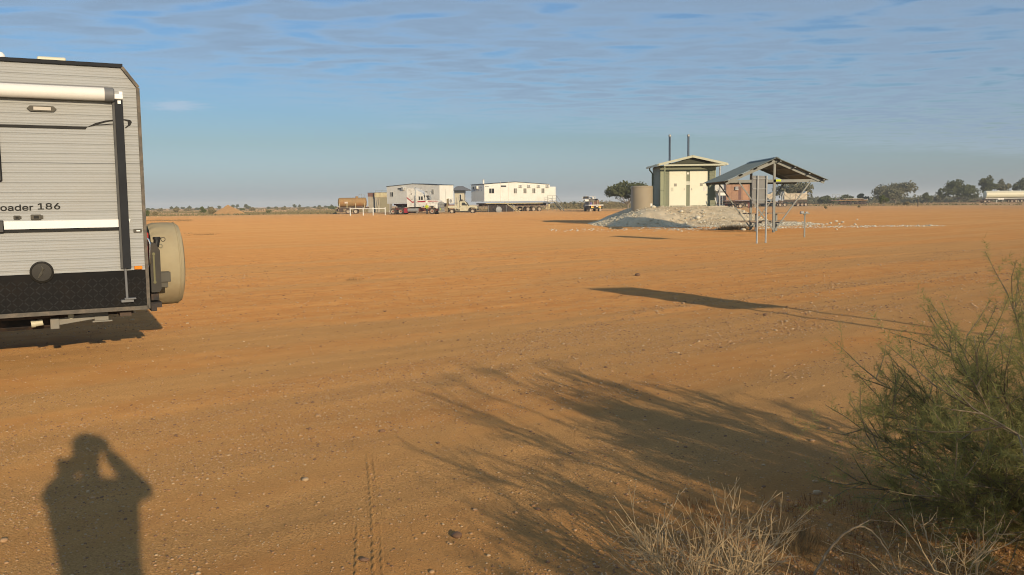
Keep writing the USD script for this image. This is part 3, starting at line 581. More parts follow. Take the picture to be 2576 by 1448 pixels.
def boards(x0, x1, y, z0, z1, axis, mb):                        # lapped weatherboards
    n = max(1, round((z1 - z0) / 0.155)); s = (z1 - z0) / n
    for i in range(n):
        a, b = z0 + i * s, z0 + (i + 1) * s
        if axis == 'x': poly = [(y - 0.024, a), (y + 0.02, a), (y + 0.02, b), (y - 0.006, b)]
        else: poly = [(y - 0.024, a), (y + 0.02, a), (y + 0.02, b), (y - 0.006, b)]
        from shapely.geometry import Polygon
        m = trimesh.creation.extrude_polygon(Polygon(poly), x1 - x0, engine='earcut'); v = m.vertices.copy()
        m.vertices = np.stack([v[:, 2] + x0, v[:, 0], v[:, 1]], 1) if axis == 'x' else np.stack([v[:, 0], x1 - v[:, 2], v[:, 1]], 1)
        if axis == 'x': m.invert() if m.volume < 0 else None
        mb.append((m, i))
HW = 3.66
DL, DR = (9.46, 10.36), (10.68, 11.62)                            # doors
core = MB().box(TX0 + 0.03, TX1 - 0.03, TY0 + 0.03, TY1, TZ, HW)
obj('wall_core', core, M_green, tb_)
for seg in [(TX0, DL[0] - 0.05, TZ, HW - 0.02), (DL[1] + 0.05, DR[0] - 0.05, TZ, 2.49), (DL[1] + 0.05, DR[0] - 0.05, 2.72, 3.32), (DR[1] + 0.05, TX1, TZ, HW - 0.02), (DL[0] - 0.05, DR[1] + 0.05, 3.33, HW - 0.02)]:
    L_ = []; boards(seg[0], seg[1], TY0, seg[2], seg[3], 'x', L_)
    for m, i in L_: obj('weatherboard', m, M_green, tb_)
L_ = []; boards(TY0 + 0.02, TY1, TX0, TZ, HW - 0.02, 'y', L_)
for m, i in L_: obj('weatherboard', m, M_green, tb_)
for (a, b) in (DL, DR):
    dr = obj('door', MB().box(a, b, TY0 - 0.035, TY0 + 0.02, TZ + 0.045, 3.29), M_creamd, tb_)
    c = a + 0.31 if a < 10 else b - 0.31
    obj('door_sign', MB().box(c - 0.085, c + 0.085, TY0 - 0.041, TY0 - 0.036, 2.42, 2.59), pm('grey_sign', (0.26, 0.25, 0.2), 0.5, 0.1), dr)
    h = b - 0.07 if a < 10 else a + 0.07
    obj('handle', MB().tube([(h, TY0 - 0.06, 2.2), (h, TY0 - 0.06, 2.3)], 0.012, 6), M_galv, dr)
    obj('door_frame', MB().box(a - 0.05, a - 0.003, TY0 - 0.04, TY0 + 0.02, TZ, 3.325).box(b + 0.003, b + 0.05, TY0 - 0.04, TY0 + 0.02, TZ, 3.325).box(a - 0.003, b + 0.003, TY0 - 0.04, TY0 + 0.02, 3.293, 3.325), M_creamd, tb_)
obj('mid_rail', MB().box(DL[1] + 0.052, DR[0] - 0.052, TY0 - 0.03, TY0 + 0.02, 2.495, 2.715), pm('pale_panel', (0.52, 0.52, 0.42), 0.5, 0.05), tb_)
obj('symbol_plate', MB().box(DL[1] + 0.09, DR[0] - 0.09, TY0 - 0.032, TY0 - 0.025, 3.12, 3.24), M_white, tb_)
obj('notice', MB().box(DR[1] - 0.2, DR[1] - 0.01, TY0 - 0.04, TY0 - 0.0362, 2.13, 2.38), M_white, tb_)
obj('notice', MB().box(DL[0] + 0.05, DL[0] + 0.19, TY0 - 0.04, TY0 - 0.0362, 2.13, 2.35), pm('pale_notice', (0.5, 0.49, 0.38), 0.5, 0.05), tb_)
obj('privacy_screen', MB().box(TX0 + 0.0, TX0 + 0.27, TY0 - 0.08, TY0 - 0.045, TZ + 0.96, 3.36).box(TX0 + 0.0, TX0 + 0.27, TY0 - 0.08, TY0 - 0.045, TZ + 0.05, TZ + 0.94), M_gtrim, tb_)
obj('corner_trim', MB().box(TX1 - 0.01, TX1 + 0.05, TY0 - 0.03, TY0 + 0.04, TZ, HW), M_gtrim, tb_)
# roof: low gable with the ridge running front to back
RX0, RX1, RXM, RY0, RY1, ZE, ZR = 8.62, 12.62, 10.6, 52.0, 56.5, 3.68, 4.14
def slope(x0, z0, x1, z1, y0, y1, t=0.03, pitch=0.19, amp=0.018):
    L0 = math.hypot(x1 - x0, z1 - z0); nx, nz = -(z1 - z0) / L0, (x1 - x0) / L0
    if nz < 0: nx, nz = -nx, -nz
    ys = np.arange(y0, y1 + 1e-6, pitch / 4); k_ = np.array([0, 1, 0.0, 0])[np.arange(len(ys)) % 4] * amp
    top = np.concatenate([np.stack([np.full_like(ys, x) + nx * (k_ + t), ys, np.full_like(ys, z) + nz * (k_ + t)], 1) for x, z in ((x0, z0), (x1, z1))])
    bot = top - np.array([nx, 0, nz]) * t * 0.7
    n_ = len(ys); f = []
    for i in range(n_ - 1): f += [(i, n_ + i, n_ + i + 1, i + 1), (2 * n_ + i, 2 * n_ + i + 1, 3 * n_ + i + 1, 3 * n_ + i)]
    for i in range(n_ - 1): f += [(i, i + 1, 2 * n_ + i + 1, 2 * n_ + i), (n_ + i, 3 * n_ + i, 3 * n_ + i + 1, n_ + i + 1)]
    f += [(0, 2 * n_, 3 * n_, n_), (n_ - 1, 2 * n_ - 1, 4 * n_ - 1, 3 * n_ - 1)]
    f = np.array(f)
    if nx * 0 + (x1 - x0) < 0: f = f[:, ::-1]
    return np.vstack([top, bot]), f
obj('roof_sheet', slope(RX0, ZE, RXM, ZR, RY0, RY1), M_rooft, tb_)
obj('roof_sheet', slope(RXM, ZR, RX1, ZE, RY0, RY1), M_rooft, tb_)
obj('ridge_cap', MB().prism([(RXM - 0.2, ZR + 0.015), (RXM, ZR + 0.062), (RXM + 0.2, ZR + 0.015), (RXM, ZR + 0.055)], RY0 - 0.01, RY1), M_rooft, tb_)
M_ctrim = pm('cream_barge', (0.43, 0.43, 0.31), 0.5, 0.06)
obj('barge_board', MB().bar((RX0, RY0, ZE - 0.01), (RXM, RY0, ZR - 0.01), 0.04, 0.13), M_ctrim, tb_)
obj('barge_board', MB().bar((RX1, RY0, ZE - 0.01), (RXM, RY0, ZR - 0.01), 0.04, 0.13), M_ctrim, tb_)
obj('tie_beam', MB().box(RX0 + 0.3, RX1 - 0.12, RY0 - 0.022, RY0 + 0.05, ZE - 0.1, ZE + 0.0), M_ctrim, tb_)
obj('gable_infill', MB().prism([(RX0 + 0.5, ZE), (RX1 - 0.5, ZE), (RXM, ZR - 0.08)], TY0 - 0.05, TY0 + 0.02), M_green, tb_)
obj('gable_louvre', MB().prism([(RX0 + 0.75, ZE + 0.03), (RX1 - 0.75, ZE + 0.03), (RXM, ZR - 0.11)], RY0 + 0.3, RY0 + 0.34), pm('dark_olive', (0.045, 0.05, 0.03), 0.7, 0.1), tb_)
for gx in (RX0 - 0.06, RX1 - 0.02):
    obj('gutter', MB().box(gx, gx + 0.09, RY0 + 0.02, RY1, ZE - 0.07, ZE + 0.012), M_ctrim if gx < 10 else M_galv, tb_)
for px_ in (8.98, 12.2):
    obj('post', MB().tube([(px_, 52.1, TZ), (px_, 52.1, ZE - 0.01)], 0.045, 10), M_gtrim if px_ < 10 else M_galv, tb_, smooth=40)
obj('downpipe', MB().tube([(RX0 + 0.0, 55.4, ZE - 0.05), (RX0 + 0.0, 55.4, ZE - 0.2), (TX0 - 0.07, 55.45, ZE - 0.42), (TX0 - 0.07, 55.45, TZ)], 0.045, 8), M_gtrim, tb_, smooth=40)
for sx in (9.79, 10.93):
    vpp = obj('vent_stack', MB().tube([(sx, 55.0, 3.7), (sx, 55.0, 5.5)], 0.065, 14), M_blue, tb_, smooth=40)
    obj('cowl', MB().lathe([(0.0, 0), (0.085, 0), (0.09, 0.06), (0.06, 0.13), (0, 0.15)], 'z', (sx, 55.0, 5.49), 14), M_galv, vpp, smooth=40)
# hand basin standing under the right end of the porch
hb = thing('hand_basin', 'galvanised hand basin with pale front box by the right toilet door post', 'basin', (13.74, 58.63, 1.203))
obj('basin', MB().box(-0.3, 0.3, -0.2, 0.25, 0.98, 1.03).lathe([(0.0, -0.22), (0.18, -0.2), (0.28, -0.02), (0.3, 0.0), (0.26, 0.0), (0.16, -0.16), (0, -0.18)], 'z', (0, 0.02, 0.98), 18), M_galv, hb, smooth=40)
obj('splash_back', MB().prism([(-0.3, 1.03), (0.3, 1.03), (0.3, 1.3), (0.1, 1.55), (-0.12, 1.55), (-0.3, 1.3)], 0.22, 0.25), M_galv, hb)
obj('front_box', MB().box(-0.16, 0.33, -0.28, -0.21, 0.68, 0.87, 0.006), M_white, hb)
for lx in (-0.2, 0.2): obj('leg', MB().tube([(lx, 0.1, 0), (lx, 0.1, 0.9)], 0.03, 8), M_galv, hb)
obj('waste_pipe', MB().tube([(-0.34, -0.1, 0.55), (-0.3, -0.1, 0.4), (-0.24, -0.1, 0.15)], [0.03, 0.028, 0.02], 8), M_white, hb)
obj('tap', MB().tube([(0, 0.2, 1.1), (0, 0.1, 1.16), (0, 0.02, 1.1)], 0.014, 8), M_chrome, hb)
# water tank
wt = thing('water_tank', 'round beige concrete water tank against the left side of the toilet block', 'water tank', (8.78, 59.7, 0.62))
M_tank = pm('beige_tank', (0.31, 0.26, 0.18), 0.7, 0.08, 1.2, dirt=(0.3, 0.24, 0.16), damt=0.35)
obj('shell', MB().lathe([(0, 0), (0.74, 0), (0.74, 1.92), (0.7, 1.97), (0, 1.99)], 'z', (0, 0, 0), 56), M_tank, wt, smooth=30)
obj('rim_band', MB().lathe([(0.74, 1.83), (0.755, 1.84), (0.755, 1.9), (0.74, 1.915)], 'z', (0, 0, 0), 56), M_tank, wt, smooth=30)
obj('label_plate', MB().box(0.45, 0.6, -0.56, -0.54, 0.62, 0.8), M_white, wt)
obj('outlet_pipe', MB().tube([(0.3, -0.55, 0.3), (0.3, -0.68, 0.3), (0.3, -0.68, 0.1)], 0.025, 8), M_dark, wt)

# ---------------------------------------------------------------- picnic shelter, table, signs
SX, SYF, SYB = 12.55, 42.5, 46.6; SE, SZ, SH = 2.45, 3.5, 2.43
M_sroof = pm('grey_green_roof', (0.19, 0.22, 0.195), 0.6, 0.08, dirt=(0.1, 0.09, 0.07), damt=0.2)
M_steel = pm('grey_painted_steel', (0.2, 0.205, 0.18), 0.5, 0.1)
M_soff = pm('roof_underside', (0.12, 0.11, 0.1), 0.5, 0.1)
sh = thing('picnic_shelter', 'open gabled picnic shelter with grey green tin roof on braced steel posts', 'shelter', (SX, 44.5, 0))
def ly(y): return y - 44.5
nsh = 5; yy0, yy1 = 42.15, 46.95
for sgn in (-1, 1):
    for i in range(nsh):
        a, b = yy0 + (yy1 - yy0) * i / nsh, yy0 + (yy1 - yy0) * (i + 1) / nsh - 0.004
        x0, x1 = (-SE, 0) if sgn < 0 else (0, SE); z0, z1 = (SH, SZ) if sgn < 0 else (SZ, SH)
        obj('roof_sheet', slope(x0, z0, x1, z1, ly(a), ly(b), 0.02, 0.2, 0.02), M_sroof, sh)
    for q in (0.08, 0.36, 0.64, 0.92):
        x, z = sgn * SE * q, SZ + (SH - SZ) * q - 0.035
        obj('purlin', MB().box(x - 0.03, x + 0.03, ly(yy0), ly(yy1), z - 0.05, z), M_steel, sh)
obj('ridge_cap', MB().prism([(-0.16, SZ - 0.015), (0, SZ + 0.062), (0.16, SZ - 0.015), (0, SZ + 0.048)], ly(yy0), ly(yy1)), M_sroof, sh)
for y in (SYF, SYB):
    l = ly(y)
    obj('post', MB().box(-0.055, 0.055, l - 0.055, l + 0.055, 0, SZ - 0.06), M_steel, sh)
    for sgn in (-1, 1):
        obj('rafter', MB().bar((sgn * SE * 0.96, l - 0.08, SH - 0.08), (0.0, l - 0.08, SZ - 0.13), 0.05, 0.15), M_steel, sh)
        obj('brace', MB().bar((0.0, l - 0.075, 0.06), (sgn * 1.72, l - 0.075, SH + 0.0), 0.045, 0.06), M_steel, sh)
    obj('tie_beam', MB().box(-SE * 0.9, SE * 0.9, l - 0.055, l + 0.06, SH - 0.06, SH + 0.075), M_steel, sh)
obj('tag_plate', MB().box(0.06, 0.3, ly(SYF) - 0.07, ly(SYF) - 0.058, SH - 0.02, SH + 0.08), M_yellow, sh)
pt = thing('picnic_table', 'weathered picnic table with long bench seats under the tin shelter', 'table', (12.6, 44.3, 0))
for i in range(3):
    obj('table_plank', MB().box(-0.95, 1.05, -0.3 + i * 0.26, -0.06 + i * 0.26, 0.86, 0.905), M_wood, pt)
for y in (-0.85, 0.95):
    for i in range(2):
        obj('bench_plank', MB().box(-1.35, 1.32, y + i * 0.17 - 0.16, y + i * 0.17, 0.47, 0.515), M_wood, pt)
for x in (-0.4, 0.6):
    obj('leg', MB().box(x - 0.04, x + 0.04, -0.08, 0.08, 0, 0.86).box(x - 0.03, x + 0.03, -0.95, 1.05, 0.40, 0.465), M_steel, pt)
def info_sign(x, y, ang, top, label, w=0.8, hh=0.98):
    t = thing('information_sign', label, 'sign', (x, y, 0), ang)
    obj('panel', MB().box(-w / 2 - 0.12, w / 2 - 0.05, 0.05, 0.075, top - hh, top), pm('sign_back_grey', (0.22, 0.215, 0.2), 0.5, 0.06), t)
    for i, sx in enumerate((-0.27, 0.27)):
        obj('post', MB().tube([(sx, 0, -0.1), (sx, 0, top + 0.0)], 0.033, 10), M_galv, t, smooth=40)
    for z in (top - 0.1, top - 0.46, top - 0.86):
        obj('rail', MB().box(-w / 2 - 0.11, w / 2 - 0.06, 0.025, 0.05, z - 0.02, z + 0.02), M_galv, t)
    return t
p1, p2 = ground(1901.4, 613.2), ground(1929.9, 612.3)
info_sign(8.93, 31.7, 40, 2.39, 'grey back of an information sign on two galvanised posts before the shelter')
info_sign(6.15, 7.25, 12, 2.45, 'information sign on two galvanised posts whose long shadow crosses the dirt')
ps_ = ground(2023.5, 597.5)
st_ = thing('bracket_post', 'short galvanised post with a small flat bracket top right of the shelter', 'post', (ps_[0], ps_[1], 0))
obj('post', MB().box(-0.025, 0.025, -0.025, 0.025, -0.1, 0.93), M_steel, st_)
obj('top_plate', MB().box(-0.17, 0.17, -0.12, 0.12, 0.955, 0.985).box(-0.04, 0.04, -0.04, 0.04, 0.9, 0.955), M_steel, st_)
obj('clamp', MB().box(-0.17, -0.06, -0.06, 0.06, 0.986, 1.06), M_grey, st_)
obj('clamp', MB().box(0.02, 0.12, -0.05, 0.05, 0.986, 1.04), M_grey, st_)

# ---------------------------------------------------------------- trees and shrubs
L_euc = leafmat('gum_leaves', (0.144, 0.159, 0.080), (0.431, 0.388, 0.215))
L_grey = leafmat('grey_leaves', (0.215, 0.208, 0.129), (0.546, 0.475, 0.301))
L_shrub = leafmat('saltbush_leaves', (0.284, 0.233, 0.117), (0.667, 0.516, 0.284))
L_olive = leafmat('olive_leaves', (0.138, 0.160, 0.055), (0.359, 0.344, 0.138))
M_bark = pm('grey_bark', (0.26, 0.22, 0.17), 0.9, 0.25, 6.0)
M_barkd = pm('dark_bark', (0.1, 0.075, 0.055), 0.9, 0.25, 6.0)
def leaves(centres, radii, n, size, r, flat=0.75, shell=0.55):
    w = np.array([a * b * c for a, b, c in radii]); w = w / w.sum()
    pick = r.choice(len(centres), n, p=w)
    d = r.normal(size=(n, 3)); d /= np.linalg.norm(d, axis=1, keepdims=True)
    rad = (shell + (1 - shell) * r.uniform(0, 1, n)) * r.uniform(0.72, 1.12, n)
    p = np.asarray(centres)[pick] + d * np.asarray(radii)[pick] * rad[:, None]
    a = r.normal(size=(n, 3)); a /= np.linalg.norm(a, axis=1, keepdims=True)
    b = np.cross(a, r.normal(size=(n, 3))); b /= np.linalg.norm(b, axis=1, keepdims=True) + 1e-9
    s = size * r.uniform(0.5, 1.3, n)[:, None]
    v = np.stack([p - a * s, p + b * s * 0.6, p + a * s, p - b * s * 0.6], 1).reshape(-1, 3)
    i = np.arange(n)[:, None] * 4; f = np.concatenate([i + [0, 1, 2], i + [0, 2, 3]])
    return v, f
def tree(name, label, x, y, w, h, seed, leaf=L_euc, n=900, trunk=0.3, size=0.3, group=None, cat='tree', lobes=9, bark=None, spread=0.7):
    r = np.random.default_rng(seed); t = thing(name, label, cat, (x, y, 0), 0, group)
    cs, rs = [], []
    for i in range(lobes):
        a = 2 * PI * i / lobes + r.uniform(-0.4, 0.4); q = r.uniform(0.25, spread) * w * 0.5
        zc_ = h * (trunk + (1 - trunk) * r.uniform(0.25, 0.82) * (1 - 0.45 * (q / (w * 0.5)) ** 2))
        s = r.uniform(0.2, 0.34) * w * 0.5 + 0.05 * h
        cs.append((math.cos(a) * q, math.sin(a) * q * 0.8, zc_)); rs.append((s * 1.1, s, min(s * 0.72, zc_ * 0.85)))
    cs.append((r.uniform(-.1, .1) * w, 0, h * 0.8)); rs.append((0.3 * w * 0.5 + .03 * h, 0.3 * w * 0.5, h * 0.2))
    v, f = leaves(cs, rs, n, size, r)
    k = v[:, 2] < 0.02; v[k, 2] = 0.02 + abs(v[k, 2]) * 0.2
    obj('crown', (v, f), leaf, t)
    mb = MB(); th = h * trunk
    tr_ = 0.02 * h + 0.03
    if trunk > 0.12: mb.tube([(0, 0, -0.2), (0.02 * h, 0, th * 0.5), (0, 0.01 * h, th)], [tr_ * 1.25, tr_, tr_ * 0.85], 7)
    for c in cs[:-1]:
        c = np.array(c); b0 = np.array([0, 0, th * 0.7 if trunk > 0.12 else 0.0]); m_ = b0 * 0.45 + c * 0.55 + [0, 0, -0.04 * h]
        mb.tube([b0, m_, c], [tr_ * 0.55, tr_ * 0.34, tr_ * 0.12], 5)
    obj('trunk' if trunk > 0.12 else 'stem', mb, bark or M_bark, t, smooth=40)
    return t
def d7(cx, cy): return 2060.8 + .2 * cx, 425 + .2 * cy
def plant(conv, cx, base, w, h, Y, **k):                     # crown width and height measured on the photograph, at distance Y
    px, py = conv(cx, base); sc = conv(1, 0)[0] - conv(0, 0)[0]
    return tree(k.pop('name'), k.pop('label'), dx(px, Y), Y, 1.14 * w * sc / F_PX * Y, h * sc / F_PX * Y, **k)
def d8(cx, cy): return 322 + .225 * cx, 476.6 + .225 * cy
def d6(cx, cy): return 1777.4 + .1779 * cx, 360.6 + .1779 * cy
plant(d5, 355, 985, 540, 385, 150, name='gum_tree', label='bushy gum tree standing behind the water tank, left of the toilet block', seed=1, n=2600, size=0.26, lobes=13, trunk=0.32)
plant(d6, 1265, 870, 600, 355, 230, name='gum_tree', label='spreading gum tree seen under the right half of the picnic shelter roof', seed=2, n=2200, size=0.34, lobes=13, leaf=L_grey)
plant(d6, 290, 800, 230, 240, 225, name='gum_tree', label='small gum tree peeping out above the left end of the brown site cabin', seed=3, n=700, size=0.36, leaf=L_grey)
plant(d7, 950, 432, 600, 262, 300, name='gum_tree', label='broad dome shaped gum tree standing alone right of the picnic shelter', seed=4, n=2600, size=0.42, lobes=15, trunk=0.2, leaf=L_grey)
plant(d7, 1740, 428, 470, 300, 300, name='gum_tree', label='tall dark gum tree left of the white tanker trailer', seed=5, n=2400, size=0.42, lobes=13, trunk=0.2)
plant(d7, 2095, 425, 230, 340, 315, name='gum_tree', label='tallest gum tree, rising behind the left end of the white tanker', seed=6, n=1500, size=0.42, lobes=9, trunk=0.3)
plant(d7, 2290, 420, 190, 295, 320, name='gum_tree', label='gum tree rising behind the middle of the white tanker', seed=7, n=1200, size=0.42, lobes=8, trunk=0.3, leaf=L_grey)
plant(d7, 2570, 430, 290, 315, 320, name='gum_tree', label='dark gum tree behind the tail of the white tanker at the frame edge', seed=8, n=1500, size=0.42, lobes=9, trunk=0.25)
for cx, base, w, h, Y, lab in [(535, 425, 150, 135, 310, 'rounded small tree left of the dome shaped gum, behind the rusty trailers'), (345, 425, 210, 120, 320, 'low dark tree behind the frame of the rusty trailers'), (95, 428, 230, 115, 300, 'low scrubby tree just right of the picnic shelter'),
        (1345, 425, 130, 135, 330, 'rounded scrub tree in the gap between the dome shaped gum and the tall dark gum'), (1500, 425, 140, 125, 330, 'scrub tree at the left foot of the tall dark gum'), (2440, 425, 110, 190, 325, 'narrow scrub tree behind the right part of the white tanker')]:
    plant(d7, cx, base, w, h, Y, name='scrub_tree', label=lab, seed=int(cx), n=700, size=0.42, lobes=7, trunk=0.14, leaf=L_euc if cx % 2 else L_grey)
plant(d7, 805, 477, 145, 150, 190, name='shrub', label='round olive shrub on bare dirt in front of the dome shaped gum', seed=21, n=900, size=0.16, trunk=0.05, leaf=L_olive, cat='shrub')
plant(d7, 1085, 458, 100, 48, 215, name='shrub', label='low grey shrub right of the round olive shrub', seed=22, n=300, size=0.16, trunk=0.05, leaf=L_shrub, cat='shrub')
plant(d7, 990, 462, 60, 35, 215, name='shrub', label='tiny grey shrub between the round olive shrub and the low grey shrub', seed=23, n=150, size=0.14, trunk=0.05, leaf=L_shrub, cat='shrub')
plant(d7, 75, 505, 45, 40, 150, name='shrub', label='small dry shrub on the dirt right of the shelter, nearer one of two', seed=24, n=160, size=0.11, trunk=0.05, leaf=L_shrub, cat='shrub')
plant(d7, 497, 487, 36, 32, 165, name='shrub', label='small dry shrub on the dirt in front of the rusty trailers', seed=25, n=130, size=0.11, trunk=0.05, leaf=L_shrub, cat='shrub')
px, py = d7(1240, 482); g_ = ground(px, py)
obj('fence_post', MB().tube([(g_[0], g_[1], -0.2), (g_[0] + 0.03, g_[1], 1.5)], 0.09, 8), M_barkd, label='lone dark timber post on the dirt between the dome shaped gum and the tanker', cat='post')
# shrubs of the plain on the left: (cx, base, w, h, name of what sets it apart)
left = [(225, 303, 95, 72, 'wide dark shrub nearest the caravan on the left plain'), (322, 297, 66, 44, 'low shrub just right of the wide dark shrub by the caravan'), (562, 258, 82, 50, 'shrub halfway between the caravan and the red dirt pile'),
        (862, 277, 95, 84, 'tallest shrub on the left side of the red dirt pile'), (958, 283, 95, 62, 'low shrub touching the left foot of the red dirt pile'), (955, 255, 70, 55, 'grey shrub behind the left flank of the red dirt pile'), (1128, 258, 78, 56, 'shrub behind the right flank of the red dirt pile'), (1205, 272, 74, 36, 'low shrub at the right foot of the red dirt pile'),
        (1412, 242, 66, 38, 'lone shrub on the plain right of the dirt pile'), (1590, 275, 95, 58, 'bare twiggy bush between the dirt pile and the rusty tank'), (1690, 226, 75, 30, 'grey shrub far behind the bare twiggy bush'), (1765, 221, 70, 26, 'flat shrub on the rise left of the rusty tank'), (1300, 228, 60, 18, 'very low shrub behind the lone shrub'), (692, 243, 72, 27, 'flat shrub behind the shrub halfway to the dirt pile'),
        (2170, 217, 70, 26, 'flat shrub nearest the left end of the rusty tank'), (2310, 219, 105, 34, 'broad flat shrub just left of the rusty tank trailer'), (380, 246, 60, 24, 'flat shrub far behind the low shrub by the caravan'), (1960, 210, 90, 22, 'flat dark shrub on the rise between the twiggy bush and the rusty tank')]
for i, (cx, b, w, h, lab) in enumerate(left):
    px, py = d8(cx, b); Y = min(max(ground(px, py)[1], 60), 420) if ground(px, py)[1] > 0 else 420
    leafless = 'bare' in lab
    plant(d8, cx, b, w, h, Y, name='shrub', label=lab, seed=100 + i, n=120 if leafless else 420, size=0.0011 * Y * (0.6 if leafless else 1), trunk=0.05, leaf=L_shrub if i % 3 else L_olive, cat='shrub', lobes=9, group=None, bark=M_barkd)
sky_l = [(515, 40, 34), (575, 46, 30), (640, 55, 24), (716, 44, 38), (300, 60, 14), (400, 40, 14), (250, 60, 12), (925, 26, 26), (960, 50, 22), (1045, 44, 30), (1155, 30, 26), (1197, 42, 42), (1248, 42, 44), (1345, 48, 46), (1375, 60, 24), (1595, 26, 16), (1885, 38, 40), (1940, 28, 34), (1680, 40, 16), (1770, 26, 20), (2160, 34, 26), (2105, 40, 16), (2230, 60, 16), (2297, 26, 30), (2030, 60, 14), (800, 60, 14)]
named = {716: 'dark scrub tree on the skyline above the shrub halfway to the dirt pile', 1197: 'left of two taller scrub trees on the skyline behind the red dirt pile', 1248: 'right of two taller scrub trees on the skyline behind the red dirt pile', 1345: 'tallest scrub tree on the skyline right of the dirt pile', 1885: 'flat topped scrub tree on the skyline left of the rusty tank', 1940: 'thin scrub tree right beside the flat topped one on the skyline'}
for i, (cx, w, h) in enumerate(sky_l):
    px, _ = d8(cx, 0); hz_l = 513.8 - .0122 * (px - 1288); b = (hz_l - 476.6) / .225 + 8
    Y = 560.0 + 140 * ((i * 7) % 5) / 4; X = dx(px, Y); sc = .225 / F_PX * Y
    lab = named.get(cx, 'small scrub tree on the far skyline of the left plain')
    tree('scrub_tree', lab, X, Y, w * sc * 1.1, (h + 3) * sc + 0.4, 200 + i, leaf=L_euc, n=260, size=0.55, trunk=0.13 if h < 30 else 0.3, lobes=6, group=None if cx in named else 'small scrub trees along the left skyline', bark=M_barkd)
def belt(name, label, x0, x1, Y0, Y1, h, n, seed, leaf, size):
    r = np.random.default_rng(seed); m = 260
    px = r.uniform(x0, x1, m); Y = r.uniform(Y0, Y1, m)
    cs = np.stack([dx(px, Y), Y, np.zeros(m)], 1); s = r.uniform(0.5, 1.15, m) * h
    rs = np.stack([s * 1.5, s * 1.5, s], 1)
    v, f = leaves(cs, rs, n, size, r, shell=0.35); v[:, 2] = np.abs(v[:, 2]) * 0.85
    obj(name, (v, f), leaf, None, label=label, kind='stuff')
belt('scrub_belt', 'low brown scrub along the plain behind the white site offices', 1395, 1640, 255, 400, 2.3, 14000, 51, L_shrub, 0.4)
belt('scrub_belt', 'dense olive scrub along the far edge behind the shelter and the tanker', 1985, 2640, 330, 470, 3.6, 26000, 52, L_grey, 0.55)
belt('scrub_belt', 'thin line of dark scrub along the skyline of the left plain', 300, 900, 600, 900, 1.1, 9000, 53, L_shrub, 0.6)
for i, (cx, b, w, h, lab) in enumerate([(1755, 545, 40, 55, 'small dark tree in the brown scrub right of the second site office'), (1915, 545, 60, 62, 'small tree in the brown scrub left of the tray truck')]):
    plant(lambda a, c: (1159.2 + .15 * a, 425 + .15 * c), cx, b, w, h + 40, 300, name='scrub_tree', label=lab, seed=300 + i, n=350, size=0.38, trunk=0.2, lobes=6)
def tufts(name, label, pts, hgt_, n, seed, mat, spread=0.12, wid=0.004):
    r = np.random.default_rng(seed); P = np.asarray(pts)[r.integers(0, len(pts), n)]
    a = r.uniform(0, 2 * PI, n); q = spread * np.sqrt(r.uniform(0, 1, n)); b = P + np.stack([np.cos(a) * q, np.sin(a) * q, 0 * q], 1)
    l = hgt_ * r.uniform(0.4, 1.1, n); t = b + np.stack([np.cos(a) * l * r.uniform(0.1, 0.8, n), np.sin(a) * l * r.uniform(0.1, 0.8, n), l], 1)
    s = np.stack([-np.sin(a), np.cos(a), 0 * a], 1) * (wid * r.uniform(0.6, 1.4, n))[:, None]
    v = np.stack([b - s, b + s, t], 1).reshape(-1, 3); f = np.arange(3 * n).reshape(-1, 3)
    return obj(name, (v, f), mat, None, label=label, kind='stuff')
L_dry = leafmat('dry_grass_blades', (0.26, 0.18, 0.09), (0.5, 0.38, 0.2), 0.25)
L_red = leafmat('reddish_dry_litter', (0.2, 0.09, 0.035), (0.42, 0.24, 0.11), 0.2)
r = np.random.default_rng(61)
gp = [ground(px, py) for px, py in zip(r.uniform(372, 480, 500), 556 + r.normal(0, 1.2, 500))]
tufts('dry_grass', 'strip of low dry grass on the dirt just right of the caravan', gp, 0.1, 1800, 62, L_dry, 0.5, 0.02)
gp = [ground(px, py) for px, py in zip(r.uniform(465, 545, 60), 590 + r.normal(0, 1.5, 60))]
tufts('dry_grass', 'sparse dry grass behind the caravan spare wheel', gp, 0.05, 250, 64, L_dry, 0.4, 0.012)
gp = [(X_, Y_, 0.0) for X_, Y_ in zip(r.uniform(11.0, 12.4, 50), r.uniform(46.6, 47.6, 50))]
tufts('dry_grass', 'dry brown grass at the left foot of the picnic shelter', gp, 0.3, 900, 63, L_dry, 0.3, 0.008)
def plain_grass():
    r = np.random.default_rng(71); n = 26000
    px = r.uniform(330, 2570, n); Y = 165 * (520 / 165.0) ** r.uniform(0, 1, n)
    x = dx(px, Y); den = meshkit.fbm(np.stack([x / 22, Y / 22, 0 * x], -1), 3, 8) + np.where(px < 850, 0.1, 0) + np.where((px > 1400) & (px < 1600), 0.06, 0); k = (den > 0.5) & ((px < 850) | (Y > 205))
    x, Y = x[k], Y[k]; n = len(x); z = relief(x, Y)
    a = r.uniform(0, 2 * PI, n); h_ = r.uniform(0.1, 0.4, n); w = 0.35 * r.uniform(0.5, 1.4, n)
    c, s = np.cos(a) * w, np.sin(a) * w
    v = np.stack([np.stack([x - c, Y - s, z - 0.02], 1), np.stack([x + c, Y + s, z - 0.02], 1), np.stack([x + c * 0.2, Y + 0.3 * w, z + h_], 1)], 1).reshape(-1, 3)
    obj('plain_grass', (v, np.arange(3 * n).reshape(-1, 3)), L_shrub, None, label='patchy low dry growth over the far plain', kind='stuff')
plain_grass()
gx = ground(575, 541.3)
